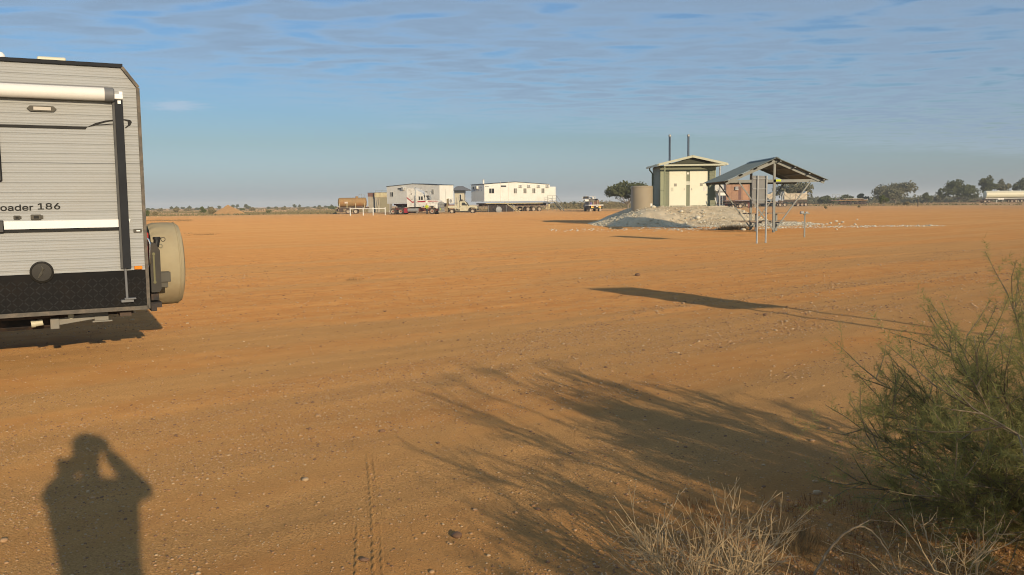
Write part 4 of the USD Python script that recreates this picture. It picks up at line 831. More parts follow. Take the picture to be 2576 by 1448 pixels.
def dirt_pile():
    m = trimesh.creation.icosphere(4); v = m.vertices.copy(); q = np.hypot(v[:, 0], v[:, 1])
    v[:, 2] = np.where(v[:, 2] > 0, np.clip(1 - q, 0, 1) ** 0.85, -0.1)
    v[:, 0] *= 1.0 + 0.1 * np.sin(3 * v[:, 1]); v = v * (3.4, 2.6, 2.0); v[:, 2] *= 1 + 0.25 * (meshkit.fbm(v / 0.9, 3, 5) - 0.5)
    m.vertices = v + [gx[0], gx[1], 0]; return m
obj('dirt_pile', dirt_pile(), M_ground, smooth=True, label='pointed pile of red dirt among shrubs on the left plain', cat='dirt pile')

# ---------------------------------------------------------------- people
def hull(pts):
    return m3.Manifold.hull_points(np.asarray(pts, np.float64))
UNIT = trimesh.creation.icosphere(2).vertices
def bone(a, ra, b, rb):
    return hull(np.vstack([UNIT * ra + a, UNIT * rb + b]))
def to_tm(m, edge=None, smooth=6):
    if edge: m = m.refine_to_length(edge)
    q = m.to_mesh(); t = trimesh.Trimesh(q.vert_properties[:, :3], q.tri_verts, process=True)
    if smooth: trimesh.smoothing.filter_taubin(t, iterations=smooth)
    return t
def hand(base, dirv, side, palm, r_=0.0085, curl=0.5):           # palm and five bent fingers
    d = np.array(dirv, float); d /= np.linalg.norm(d); s = np.array(side, float); s -= d * (s @ d); s /= np.linalg.norm(s); p = np.array(palm, float); p -= d * (p @ d) + s * (p @ s); p /= np.linalg.norm(p)
    base = np.array(base, float)
    m = hull(np.vstack([UNIT * 0.018 + base, UNIT * 0.015 + base + d * 0.085 + s * 0.032, UNIT * 0.015 + base + d * 0.085 - s * 0.032]))
    for i, L in enumerate((0.07, 0.08, 0.075, 0.058)):
        a = base + d * 0.09 + s * (0.03 - 0.02 * i); c = 0.0
        for j, f in enumerate((0.45, 0.32, 0.23)):
            c += curl * (0.6 + 0.3 * j); b = a + (d * math.cos(c) + p * math.sin(c)) * L * f; m += bone(a, r_ * (1 - .1 * j), b, r_ * (.92 - .1 * j)); a = b
    a = base + d * 0.03 + s * 0.025; b = a + (d * 0.5 + s * 0.75 + p * 0.3) * 0.045; c = b + (d * 0.8 + s * 0.2 + p * 0.5) * 0.04
    return m + bone(a, 0.013, b, 0.0105) + bone(b, 0.0105, c, 0.0085)
def person(loc, rot, label, H, arms, shirt, trousers, hairmat, stout=1.0):
    k = H / 1.75; t = thing('person', label, 'person', loc, rot); V = lambda *a: np.array(a) * k
    skin = pm('skin', (0.36, 0.2, 0.13), 0.6, 0.08)
    J = {'pel': V(0, 0, .95), 'che': V(0, .0, 1.3), 'neck': V(0, .01, 1.47), 'head': V(0, .03, 1.62)}
    b = hull(np.vstack([UNIT * (.14 * k, .1 * k, .1 * k) + J['pel'], UNIT * (.13 * k, .095 * k, .1 * k) + V(0, .01, 1.1)])) + hull(np.vstack([UNIT * (.13 * k, .095 * k, .1 * k) + V(0, .01, 1.1), UNIT * (.16 * k, .105 * k, .1 * k) + J['che'], UNIT * .06 * k + V(.17, 0, 1.41), UNIT * .06 * k + V(-.17, 0, 1.41)]))
    b += bone(V(0, 0, 1.42), .06 * k, J['head'], .052 * k)
    b += hull(np.vstack([UNIT * (.077 * k, .095 * k, .1 * k) + V(0, .02, 1.66), UNIT * (.055 * k, .06 * k, .06 * k) + V(0, .055, 1.585)]))
    b += bone(V(0, .11, 1.655), .011 * k, V(0, .128, 1.62), .014 * k) + bone(V(.078, .01, 1.65), .016 * k, V(.078, 0, 1.615), .01 * k) + bone(V(-.078, .01, 1.65), .016 * k, V(-.078, 0, 1.615), .01 * k) + bone(V(-.022, .105, 1.582), .008 * k, V(.022, .105, 1.582), .008 * k)
    cl, tr_ = None, None
    for s in (-1, 1):
        hip, knee, ank, toe = V(.09 * s, 0, .92), V(.1 * s, .02, .5), V(.105 * s, -.02, .09), V(.12 * s, .15, .04)
        b += bone(hip, .085 * k, knee, .055 * k) + bone(knee, .056 * k, ank, .038 * k) + bone(ank - V(0, .02, .045), .04 * k, toe, .032 * k)
        q = bone(hip, .1 * k, knee, .073 * k) + bone(knee, .073 * k, ank + V(0, 0, .03), .062 * k)
        tr_ = q if tr_ is None else tr_ + q
        sh_, el, wr = V(.18 * s, 0, 1.41), V(*arms[s][0]), V(*arms[s][1])
        b += bone(sh_, .05 * k, el, .038 * k) + bone(el, .039 * k, wr, .027 * k) + hand(wr, arms[s][2], arms[s][3], arms[s][4])
        sl = bone(sh_, .066 * k, el, .055 * k) + bone(el, .055 * k, el + (wr - el) * .9, .043 * k); cl = sl if cl is None else cl + sl
    obj('body', to_tm(b, 0.02, 8), skin, t, smooth=True)
    cl += hull(np.vstack([UNIT * (.165 * k, .125 * k, .05 * k) + V(0, 0, .95), UNIT * (.155 * k, .12 * k, .06 * k) + V(0, 0, 1.12)])) + hull(np.vstack([UNIT * (.155 * k, .12 * k, .06 * k) + V(0, 0, 1.12), UNIT * (.18 * k, .125 * k, .08 * k) + J['che'], UNIT * .07 * k + V(.17, 0, 1.405), UNIT * .07 * k + V(-.17, 0, 1.405)]))
    tr_ += hull(np.vstack([UNIT * (.155 * k, .115 * k, .06 * k) + V(0, 0, .97), UNIT * .1 * k + V(.09, 0, .88), UNIT * .1 * k + V(-.09, 0, .88)]))
    cl = to_tm(cl, 0.03, 6); v = cl.vertices.copy(); q = np.exp(-((v[:, 2] - 1.1 * k) / (0.3 * k)) ** 4); v[:, :2] *= (1 + (stout - 1) * q)[:, None]; cl.vertices = v
    obj('shirt', cl, shirt, t, smooth=True)
    obj('trousers', to_tm(tr_, 0.03, 6), trousers, t, smooth=True)
    obj('hair', to_tm(hull(np.vstack([UNIT * (.083 * k, .09 * k, .07 * k) + V(0, -.005, 1.7), UNIT * .06 * k + V(0, -.045, 1.6)])), 0.025, 4), hairmat, t, smooth=True)
    for s in (-1, 1):
        obj('eye', MB().add(trimesh.creation.icosphere(2, .013 * k), V(.032 * s, .1, 1.652)), M_dark, t)
        q = bone(V(.105 * s, -.03, .05), .045 * k, V(.12 * s, .16, .04), .04 * k); obj('boot', to_tm(q, 0.03, 3), pm('boot_leather', (0.07, 0.045, 0.03), 0.7, 0.2), t, smooth=True)
    return t
M_cloth = pm('dark_work_cloth', (0.03, 0.032, 0.04), 0.85, 0.15)
M_bluecl = pm('faded_blue_shirt', (0.12, 0.16, 0.24), 0.85, 0.1)
M_hair = pm('dark_hair', (0.025, 0.02, 0.016), 0.7, 0.2)
arms = {1: ((.19, .15, 1.37), (.05, .19, 1.56), (-.3, .05, .85), (0, .6, .2), (-1, 0, 0)), -1: ((-.25, .12, 1.36), (-.13, .19, 1.56), (.25, .05, .9), (0, .6, .2), (1, 0, 0))}
person((0.20, -0.21, 0), 3, 'photographer raising both arms to take the picture, throwing the shadow at lower left', 1.74, arms, M_bluecl, M_cloth, M_hair, 1.05)
ph = thing('phone', 'phone held sideways in the hands of the photographer', 'phone', (0.0, -0.045, 1.5))
obj('case', MB().box(-0.076, 0.076, -0.006, 0.006, -0.038, 0.038, 0.003), M_black, ph)
obj('screen', MB().box(-0.068, 0.068, -0.0085, -0.0062, -0.033, 0.033), M_glass, ph)

# ---------------------------------------------------------------- the camp on the far side of the flat
def d3(cx, cy): return 811.4 + .15 * cx, 425 + .15 * cy
def d4(cx, cy): return 1159.2 + .15 * cx, 425 + .15 * cy
M_tan = pm('tan_panel', (0.36, 0.33, 0.26), 0.6, 0.06, 0.8, dirt=(0.28, 0.2, 0.12), damt=0.4, dscale=0.8)
M_tanlit = pm('rusty_cream_panel', (0.52, 0.46, 0.27), 0.6, 0.08, 0.8, dirt=(0.3, 0.15, 0.07), damt=0.5, dscale=1.2)
M_maroon = pm('maroon_fascia', (0.16, 0.075, 0.055), 0.6, 0.1)
M_blueink = pm('blue_sign_ink', (0.28, 0.29, 0.36), 0.6, 0.05)
def windowp(parent, x0, x1, z0, z1, y, split=True, glass=None, axis='x'):
    f = 0.06
    def bx_(a, b, c, d, e, g): return MB().box(a, b, c, d, e, g) if axis == 'x' else MB().box(c, d, a, b, e, g)
    m = bx_(x0, x0 + f, y - 0.04, y, z0, z1).m + bx_(x1 - f, x1, y - 0.04, y, z0, z1).m + bx_(x0 + f, x1 - f, y - 0.04, y, z0, z0 + f).m + bx_(x0 + f, x1 - f, y - 0.04, y, z1 - f, z1).m
    if split: m += bx_((x0 + x1) / 2 - 0.03, (x0 + x1) / 2 + 0.03, y - 0.035, y, z0 + f, z1 - f).m
    w = obj('window', trimesh.util.concatenate(m), M_frame, parent)
    xs = [(x0 + f, (x0 + x1) / 2 - 0.03), ((x0 + x1) / 2 + 0.03, x1 - f)] if split else [(x0 + f, x1 - f)]
    for a, b in xs: obj('pane', bx_(a, b, y - 0.02, y - 0.004, z0 + f, z1 - f), glass or M_glass, w)
def aircon(parent, x, z, y, w=0.7, h=0.5, d=0.35):
    a = obj('air_conditioner', MB().box(x, x + w, y - d, y, z, z + h, 0.02), M_offwhite, parent)
    obj('grille', MB().box(x + 0.05, x + w * 0.6, y - d - 0.015, y - d, z + 0.05, z + h - 0.05), M_grey, a)
    obj('side_vent', MB().box(x + w, x + w + 0.012, y - d + 0.05, y - 0.05, z + 0.06, z + h - 0.06), M_grey, a)
def cabin(label, loc, rot, Ls, W, z0, hh, peak, peakx, name='site_office'):
    t = thing(name, label, 'site office', loc, rot)
    prof = [(0, z0), (Ls, z0), (Ls, z0 + hh), (peakx, z0 + hh + peak), (0, z0 + hh)]
    obj('shell', MB().prism(prof, 0, W), M_offwhite, t)
    n = 11
    for i in range(n):                                              # long wall panels, each its own sheet
        a, b = Ls * i / n, Ls * (i + 1) / n
        zt_ = lambda x: z0 + hh + peak * (x / peakx if x < peakx else (Ls - x) / (Ls - peakx))
        obj('wall_panel', MB().prism([(a + 0.006, z0 + 0.12), (b - 0.006, z0 + 0.12), (b - 0.006, zt_(b) - 0.1), (a + 0.006, zt_(a) - 0.1)], -0.018, 0.0), M_offwhite, t)
    e = []
    for p, q in (((-0.06, z0 + hh), (peakx, z0 + hh + peak)), ((peakx, z0 + hh + peak), (Ls + 0.06, z0 + hh))):
        obj('roof_edge', MB().prism([(p[0], p[1] + 0.01), (q[0], q[1] + 0.01), (q[0], q[1] + 0.1), (p[0], p[1] + 0.1)], -0.08, W + 0.08), M_roof, t)
    obj('bottom_rail', MB().box(-0.02, Ls + 0.02, -0.025, W + 0.02, z0 - 0.06, z0 + 0.11), M_frame, t)
    return t
# first office: its long shaded wall faces left of us, its sunlit end faces right
c1p = np.array([dx(1109.9, 152), 152.0]); rot1 = math.degrees(math.atan2(-8, 10.1))
L1 = 12.9
z1_ = 1.5 + (515.6 - 510.5) * 152 / F_PX; H1 = 2.98
orig1 = c1p - L1 * np.array([math.cos(math.radians(rot1)), math.sin(math.radians(rot1))])
cab1 = cabin('white site office on a low trailer behind the white prime mover, with grey shaded side', (orig1[0], orig1[1], 0), rot1, L1, 3.5, z1_, H1, 0.35, 6.6)
windowp(cab1, 0.85, 1.75, z1_ + 1.15, z1_ + 2.05, -0.018)
windowp(cab1, 2.75, 3.7, z1_ + 2.35, z1_ + 2.75, -0.018, False)
aircon(cab1, 4.0, z1_ + 2.35, -0.018)
windowp(cab1, 11.05, 11.6, z1_ + 1.4, z1_ + 2.35, -0.018)
x_ = L1
obj('end_door_seam', MB().box(x_, x_ + 0.02, 1.35, 1.39, z1_ + 0.2, z1_ + 2.4), M_grey, cab1)
obj('end_panel', MB().box(x_, x_ + 0.015, 0.05, 1.33, z1_ + 0.12, z1_ + 2.9), M_offwhite, cab1)
obj('end_panel', MB().box(x_, x_ + 0.015, 1.42, 3.45, z1_ + 0.12, z1_ + 2.9), M_offwhite, cab1)
ac = obj('air_conditioner', MB().box(x_ + 0.02, x_ + 0.4, 1.9, 2.95, z1_ - 0.15, z1_ + 0.75, 0.03), M_white, cab1)
obj('fan', MB().lathe([(0, 0.0), (0.3, 0.0), (0.32, 0.03), (0.26, 0.035), (0, 0.02)], 'x', (x_ + 0.4, 2.3, z1_ + 0.3), 20), M_grey, ac)
# second office: long sunlit wall, shaded end to the left
c2 = np.array([dx(1221.5, 157), 157.0]); L2, rot2 = 14.1, 34.0
z2_ = 1.5 + (514.6 - 506.7) * 157 / F_PX
cab2 = cabin('long white site office with four wall air conditioners and stairs at its right end', (c2[0], c2[1], 0), rot2, L2, 4.4, z2_, 2.92, 0.42, 6.6)
def x2(cx): return (cx - 415) / (1430 - 415) * L2
def z2(cy, cx=415): return z2_ + (545 - cy) / 283 * 2.98
windowp(cab2, x2(482), x2(566), z2(420), z2(330), -0.018)
windowp(cab2, x2(662), x2(752), z2(315), z2(278), -0.018, False)
for a in (862, 1015, 1157, 1305): windowp(cab2, x2(a), x2(a + 54), z2(422), z2(328), -0.018, True, M_blind)
for a in (940, 1075, 1230, 1375): aircon(cab2, x2(a), z2(320), -0.018, 0.75, 0.52)
obj('name_plate', MB().box(x2(425), x2(482), -0.03, -0.02, z2(308), z2(294)), M_grey, cab2)
for a in (658, 781): obj('pole', MB().tube([(x2(a), -0.06, z2(575)), (x2(a), -0.06, z2(212))], 0.03, 6), M_frame, cab2)
obj('flue', MB().tube([(x2(445), 0.9, z2_ + 3.0), (x2(445), 0.9, z2_ + 3.75)], 0.17, 12).lathe([(0, 0.05), (0.22, 0), (0.2, -0.03), (0, -0.03)], 'z', (x2(445), 0.9, z2_ + 3.85), 12), M_white, cab2)
rw = np.random.default_rng(5)
for row, (zz, n_) in enumerate(((2.28, 9), (1.82, 9))):             # two faded, unreadable lines on the shaded end
    y = 0.75
    for i in range(n_):
        w = 0.2 + 0.05 * rw.uniform(-1, 1)
        if not (row == 1 and i in (1, 4)):
            m = MB().box(-0.028, -0.012, y, y + 0.06, z2_ + zz, z2_ + zz + 0.3)
            if i % 2: m.box(-0.028, -0.012, y + 0.06, y + w, z2_ + zz + 0.24, z2_ + zz + 0.3)
            if i % 3 != 1: m.box(-0.028, -0.012, y + 0.06, y + w, z2_ + zz, z2_ + zz + 0.06)
            if i % 3 == 0: m.box(-0.028, -0.012, y + w - 0.02, y + w + 0.04, z2_ + zz, z2_ + zz + 0.3)
            obj('faded_mark', m, M_blueink, cab2)
        y += w + 0.14
def ac_end(y, z):
    a = obj('air_conditioner', MB().box(-0.4, -0.02, y, y + 0.8, z, z + 0.5, 0.02), M_offwhite, cab2)
    obj('grille', MB().box(-0.415, -0.4, y + 0.05, y + 0.5, z + 0.05, z + 0.45), M_grey, a)
ac_end(1.9, z2_ + 2.2)
obj('end_window', MB().box(-0.03, 0.0, 2.95, 3.8, z2_ + 2.15, z2_ + 2.6), M_glass, cab2)
obj('annex', MB().box(L2 + 0.03, L2 + 2.2, 0.8, 4.2, z2_, z2_ + 2.55), M_offwhite, cab2)
def lowloader(label, loc, rot, Ln, W, z, axles, col, rail=True, tag_='trailer', rr=0.52):
    t = thing('low_trailer', label, 'trailer', loc, rot)
    obj('deck', MB().box(0, Ln, 0.15, W - 0.15, z - 0.22, z), M_chassis, t)
    if rail: obj('side_rail', MB().box(0.2, Ln, -0.03, 0.14, z - 0.16, z - 0.03), col, t)
    for i in range(int(Ln / 1.6)):
        obj('outrigger', MB().prism([(0.6 + i * 1.6, z - 0.17), (0.68 + i * 1.6, z - 0.17), (0.68 + i * 1.6, z - 0.42), (0.6 + i * 1.6, z - 0.3)], 0.0, W), M_chassis, t)
    obj('chassis_beam', MB().box(0.1, Ln - 0.1, W * 0.3, W * 0.3 + 0.12, z - 0.6, z - 0.22).box(0.1, Ln - 0.1, W * 0.7, W * 0.7 + 0.12, z - 0.6, z - 0.22), M_chassis, t)
    for a in axles:
        wheel(t, a, 0.28, rr, rr, 0.3, M_rim); wheel(t, a, W - 0.28, rr, rr, 0.3, M_rim, side=1)
    for a in (axles[0] - 3.2 if axles[0] > 4 else axles[-1] + 3,):
        obj('landing_leg', MB().box(a - 0.06, a + 0.06, 0.3, 0.42, 0.0, z - 0.3).box(a - 0.15, a + 0.15, 0.22, 0.5, 0.0, 0.05), M_galv, t)
    return t
R2 = math.radians(rot2)
o2 = c2 + np.array([math.cos(R2), math.sin(R2)]) * 0.4 + np.array([-math.sin(R2), math.cos(R2)]) * 0.5
tr2 = lowloader('dusty low trailer with cream side rail under the long white site office', (o2[0], o2[1], 0), rot2, 14.2, 3.0, z2_ - 0.35, [9.4, 10.7, 12.0], M_tanlit)
obj('tail_frame', MB().prism([(14.2, z2_ - 0.4), (14.45, z2_ - 0.4), (14.2, 0.45), (13.3, 0.45), (13.3, 0.7)], 0.0, 0.12), M_tanlit, tr2)
obj('tool_box', MB().box(5.4, 6.3, -0.12, 0.3, z2_ - 1.25, z2_ - 0.8, 0.02), M_grey, tr2)
o1 = orig1 + 1.5 * np.array([math.cos(math.radians(rot1)), math.sin(math.radians(rot1))])
lowloader('dark red low trailer under the white site office behind the prime mover', (o1[0], o1[1] + 0.6, 0), rot1, 11.0, 2.9, z1_ - 0.1, [1.2, 2.5], M_redchas)
# stairs and handrail at the right end of the second office
e2 = c2 + np.array([math.cos(R2), math.sin(R2)]) * (L2 + 0.1)
stt = thing('stair_platform', 'grey steel stair and railed landing at the right end of the long site office', 'stairs', (e2[0], e2[1], 0), rot2)
ltop = z2_ - 0.15
obj('landing', MB().box(-1.2, 0.9, -1.1, -0.05, ltop - 0.08, ltop), M_tanlit, stt)
for px_ in (-1.15, -0.1, 0.85):
    obj('post', MB().bar((px_, -1.07, 0), (px_, -1.07, ltop + 1.05), 0.05, 0.05), M_steel, stt)
for zz in (0.55, 1.03): obj('handrail', MB().bar((-1.15, -1.07, ltop + zz), (0.87, -1.07, ltop + zz), 0.05, 0.05), M_steel, stt)
obj('stringer', MB().bar((0.9, -1.07, ltop - 0.05), (2.7, -1.07, 0.02), 0.05, 0.18), M_steel, stt)
obj('stringer', MB().bar((0.9, -0.2, ltop - 0.05), (2.7, -0.2, 0.02), 0.05, 0.18), M_steel, stt)
obj('handrail', MB().bar((0.87, -1.07, ltop + 1.03), (2.5, -1.07, 1.0), 0.045, 0.045).bar((2.5, -1.07, 1.0), (2.55, -1.07, 0.05), 0.045, 0.045), M_steel, stt)
for i in range(7):
    q = (i + 0.6) / 7.2; obj('tread', MB().box(0.9 + 1.8 * q - 0.13, 0.9 + 1.8 * q + 0.13, -1.04, -0.23, ltop * (1 - q) - 0.03, ltop * (1 - q)), M_steel, stt)
# things lying under and before the second office
dsh = thing('satellite_dish', 'grey satellite dish leaning on the ground below the long white site office', 'dish', (dx(1159.2 + .15 * 655, 153), 153, 0), 20)
obj('reflector', MB().add(MB().lathe([(0, 0.1), (0.3, 0.07), (0.52, 0.0), (0.54, 0.0), (0.3, 0.1), (0, 0.13)], 'y', (0, 0, 0.55), 24).mesh()), M_grey, dsh, smooth=40)
obj('stand', MB().bar((0, 0.0, 0.5), (-0.3, 0.5, 0), 0.05, 0.05).bar((0, 0.0, 0.5), (0.3, 0.5, 0), 0.05, 0.05).bar((0, 0, 0.5), (0.9, 0.2, 0.02), 0.04, 0.04), M_galv, dsh)
for i, (a, zl) in enumerate(((750, 'left'), (850, 'right'))):
    q = thing('ramp_leg', f'slanting pale steel prop under the middle of the long site office, {zl} one of two', 'prop', (dx(1159.2 + .15 * a, 153.5), 153.5, 0), 8)
    obj('bar', MB().bar((0, 0, 1.85 - i * 0.55), (2.4 - 0.6 * i, -0.3, 0.02), 0.09, 0.09), M_tanlit, q)
    obj('foot', MB().box(2.2 - 0.6 * i, 2.7 - 0.6 * i, -0.45, -0.15, 0, 0.04), M_galv, q)
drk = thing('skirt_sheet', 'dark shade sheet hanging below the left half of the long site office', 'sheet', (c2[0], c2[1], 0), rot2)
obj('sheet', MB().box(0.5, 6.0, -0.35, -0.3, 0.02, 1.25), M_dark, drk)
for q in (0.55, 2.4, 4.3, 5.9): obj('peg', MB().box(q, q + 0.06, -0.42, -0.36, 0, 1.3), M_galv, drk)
# tan huts far left, behind the tank trailer
def hut(label, px0, px1, pyt, pyb, Y, depth, mat, fascia, rot=0.0, fh=0.3):
    X0, X1 = dx(px0, Y), dx(px1, Y); hz_h = 513.8 - .0122 * ((px0 + px1) / 2 - 1288)
    zt_ = 1.5 + (hz_h - pyt) * Y / F_PX
    t = thing('hut', label, 'hut', (X0, Y, 0), rot); W_ = X1 - X0
    obj('wall', MB().box(0, W_, 0, depth, 0.0, zt_ - fh), mat, t)
    obj('fascia', MB().box(-0.06, W_ + 0.06, -0.06, depth, zt_ - fh, zt_), fascia, t)
    obj('roof', MB().box(-0.1, W_ + 0.1, -0.1, depth + 0.1, zt_ + 0.002, zt_ + 0.06), M_roof, t)
    return t, W_, zt_
h1, w_, z_ = hut('grey hut with a maroon band under its flat roof, behind the tank trailer', 930.6, 947, 486.5, 515, 185, 3.0, M_tan, M_maroon, 0, 0.75)
obj('door', MB().box(w_ * 0.2, w_ * 0.85, -0.05, 0.0, 0.3, z_ - 0.85), M_tan, h1)
h2, w_, z_ = hut('cream hut with rust stained sheets and a roof rail left of the first site office', 947.6, 984, 485.5, 515, 184, 4.0, M_tan, M_tanlit, 0, 0.95)
obj('roof_rail', MB().bar((0.1, 0, z_ + 0.45), (w_ - 0.1, 0, z_ + 0.5), 0.05, 0.05).bar((0.1, 0, z_), (0.1, 0, z_ + 0.45), 0.05, 0.05).bar((w_ * .5, 0, z_), (w_ * .5, 0, z_ + 0.48), 0.05, 0.05), M_steel, h2)
for i in range(4): obj('fascia_sheet', MB().box(w_ * i / 4 + 0.03, w_ * (i + 1) / 4 - 0.03, -0.085, -0.061, z_ - 0.9, z_ - 0.05), M_tanlit, h2)
obj('roller_door', MB().box(w_ * 0.35, w_ * 0.95, -0.06, 0.0, 0.2, z_ - 1.0), pm('khaki_roller_door', (0.26, 0.23, 0.14), 0.6, 0.08), h2)
obj('ladder', MB().bar((w_ * .1, -0.6, 0.1), (w_ * .2, -0.1, z_ - 0.9), 0.06, 0.06).bar((w_ * .22, -0.6, 0.1), (w_ * .32, -0.1, z_ - 0.9), 0.06, 0.06), M_tanlit, h2)
h3, w_, z_ = hut('cream hut with grey hipped roof seen in the gap between the two white site offices', 1147, 1171, 481, 515, 182, 5.0, pm('cream_hut_wall', (0.52, 0.47, 0.34), 0.6, 0.05), M_roof, 0, 0.5)
obj('hip_roof', MB().add(trimesh.convex.convex_hull(np.array([(-0.5, -0.8, z_ + 0.07), (w_ + 1.6, -0.8, z_ + 0.07), (-0.5, 5.5, z_ + 0.07), (w_ + 1.6, 5.5, z_ + 0.07), (0.3, 2.3, z_ + 1.0), (w_ - 0.4, 2.3, z_ + 1.0)]))), pm('grey_tin', (0.2, 0.19, 0.175), 0.6, 0.06), h3)
windowp(h3, w_ * 0.5, w_ * 0.72, 1.2, z_ - 0.7, -0.005, False)
obj('rail', MB().bar((-0.2, -0.9, 1.9), (w_, -0.9, 1.95), 0.05, 0.05).bar((-0.2, -0.9, 1.2), (w_, -0.9, 1.2), 0.05, 0.05).bar((w_ * 0.4, -0.9, 0), (w_ * 0.4, -0.9, 3.2), 0.05, 0.05), M_steel, h3)
# rusty tank trailer
M_rust = pm('rusty_tank', (0.33, 0.2, 0.075), 0.7, 0.15, 1.0, dirt=(0.32, 0.12, 0.035), damt=0.6, dscale=0.6)
Yt = 160.0
px, py = d3(290, 755); rt = thing('tank_trailer', 'rusty ochre water tank on a dusty two axle trailer left of the camp', 'tank trailer', (dx(px, Yt), Yt, 0), 6)
TL, TR = 4.95, 0.82; zt_c = 1.5 + (519 - 425 - .15 * 567) * Yt / F_PX
obj('tank', MB().lathe([(0, -0.12), (TR * 0.7, -0.05), (TR, 0.12), (TR, TL - 0.12), (TR * 0.7, TL + 0.05), (0, TL + 0.12)], 'x', (0, 1.1, zt_c), 36), M_rust, rt, smooth=35)
for q in (0.9, 2.6, 4.4): obj('tank_band', MB().lathe([(TR, q), (TR + 0.025, q), (TR + 0.025, q + 0.08), (TR, q + 0.08)], 'x', (0, 1.1, zt_c), 36), M_rust, rt)
obj('hatch', MB().lathe([(0, 0.3), (0.25, 0.28), (0.28, 0.0), (0, 0)], 'z', (3.3, 1.1, zt_c + TR - 0.04), 16), M_rust, rt)
obj('top_rail', MB().bar((3.6, 0.7, zt_c + TR + 0.5), (4.7, 0.7, zt_c + TR + 0.5), 0.04, 0.04).bar((3.6, 0.7, zt_c + TR - .1), (3.6, 0.7, zt_c + TR + .5), 0.04, 0.04).bar((4.7, 0.7, zt_c + TR - .1), (4.7, 0.7, zt_c + TR + .5), 0.04, 0.04).bar((4.15, 0.7, zt_c + TR - .1), (4.15, 0.7, zt_c + TR + .7), 0.04, 0.04), M_steel, rt)
obj('number_patch', MB().box(1.15, 1.75, 1.1 - TR - 0.02, 1.1 - TR + 0.05, zt_c - 0.2, zt_c + 0.1), pm('flaking_white', (0.6, 0.5, 0.4), 0.7, 0.3, 9.0), rt)
obj('chassis', MB().box(-0.3, 5.4, 0.4, 1.8, zt_c - TR - 0.35, zt_c - TR - 0.05).box(-0.5, -0.2, 0.0, 2.2, 0.55, 0.95).box(0.1, 0.9, 0.05, 0.5, 0.35, zt_c - TR - 0.1), M_chassis, rt)
for q in (0.2, 1.5, 3.0, 4.6): obj('cradle', MB().prism([(q, zt_c - TR - 0.2), (q + 0.12, zt_c - TR - 0.2), (q + 0.12, zt_c - 0.2), (q, zt_c - 0.2)], 0.3, 0.36), M_tanlit, rt)
for a in (1.75, 3.1): wheel(rt, a, 0.2, 0.5, 0.5, 0.28); wheel(rt, a, 2.0, 0.5, 0.5, 0.28, side=1)
obj('tap_rig', MB().tube([(-0.1, 0.4, 1.0), (-0.45, 0.4, 1.1), (-0.5, 0.4, 0.6)], 0.06, 8), M_tanlit, rt)
# white rail fence: four posts and their rails
fpts = [ground(*d3(a, b)) for a, b in ((492, 779), (700, 769), (823, 757), (1021, 755))]
Yf = 132.0
fl = thing('rail_fence', 'short white post and rail fence before the rusty tank trailer', 'fence', (dx(d3(492, 0)[0], Yf), Yf, 0), 0)
fx = [dx(d3(a, 0)[0], Yf) - dx(d3(492, 0)[0], Yf) for a in (492, 700, 823, 1021)]; fy = [0, 0.5, 3.0, 3.5]
for x, y in zip(fx, fy): obj('post', MB().box(x - 0.07, x + 0.07, y - 0.07, y + 0.07, -0.1, 1.22), M_white, fl)
for i in range(3): obj('rail', MB().bar((fx[i] + 0.072, fy[i], 1.08), (fx[i + 1] - 0.072, fy[i + 1], 1.08), 0.06, 0.1), M_white, fl)
# prime mover
Ym = 143.0
def fx_(cx): return (cx - 700) * .0058
def fz_(cy): return max((872 - cy) * .00545, 0.0)
tk = thing('prime_mover', 'white bonneted prime mover with red stripe and tall chrome stacks', 'truck', (dx(1004.6 + .085 * 700, Ym), Ym, 0), -15)
W2 = 1.22
def P(*q): return [(fx_(a), fz_(b)) for a, b in q]
obj('chassis', MB().box(fx_(-120), fx_(1230), -0.45, 0.45, 0.75, 1.02).box(fx_(300), fx_(1200), -0.7, 0.7, 0.55, 0.8), M_redchas, tk)
obj('sleeper', MB().prism(P((352, 650), (352, 140), (372, 108), (420, 102), (560, 104), (598, 135), (612, 180), (612, 650)), -W2, W2), M_white, tk)
obj('roof_fairing', MB().prism(P((613, 150), (660, 165), (760, 225), (838, 300), (838, 330), (613, 330)), -W2 + 0.08, W2 - 0.08), M_white, tk)
cb = obj('cab', MB().prism(P((614, 650), (614, 331), (836, 331), (862, 460), (900, 480), (900, 650)), -W2 + 0.02, W2 - 0.02), M_white, tk)
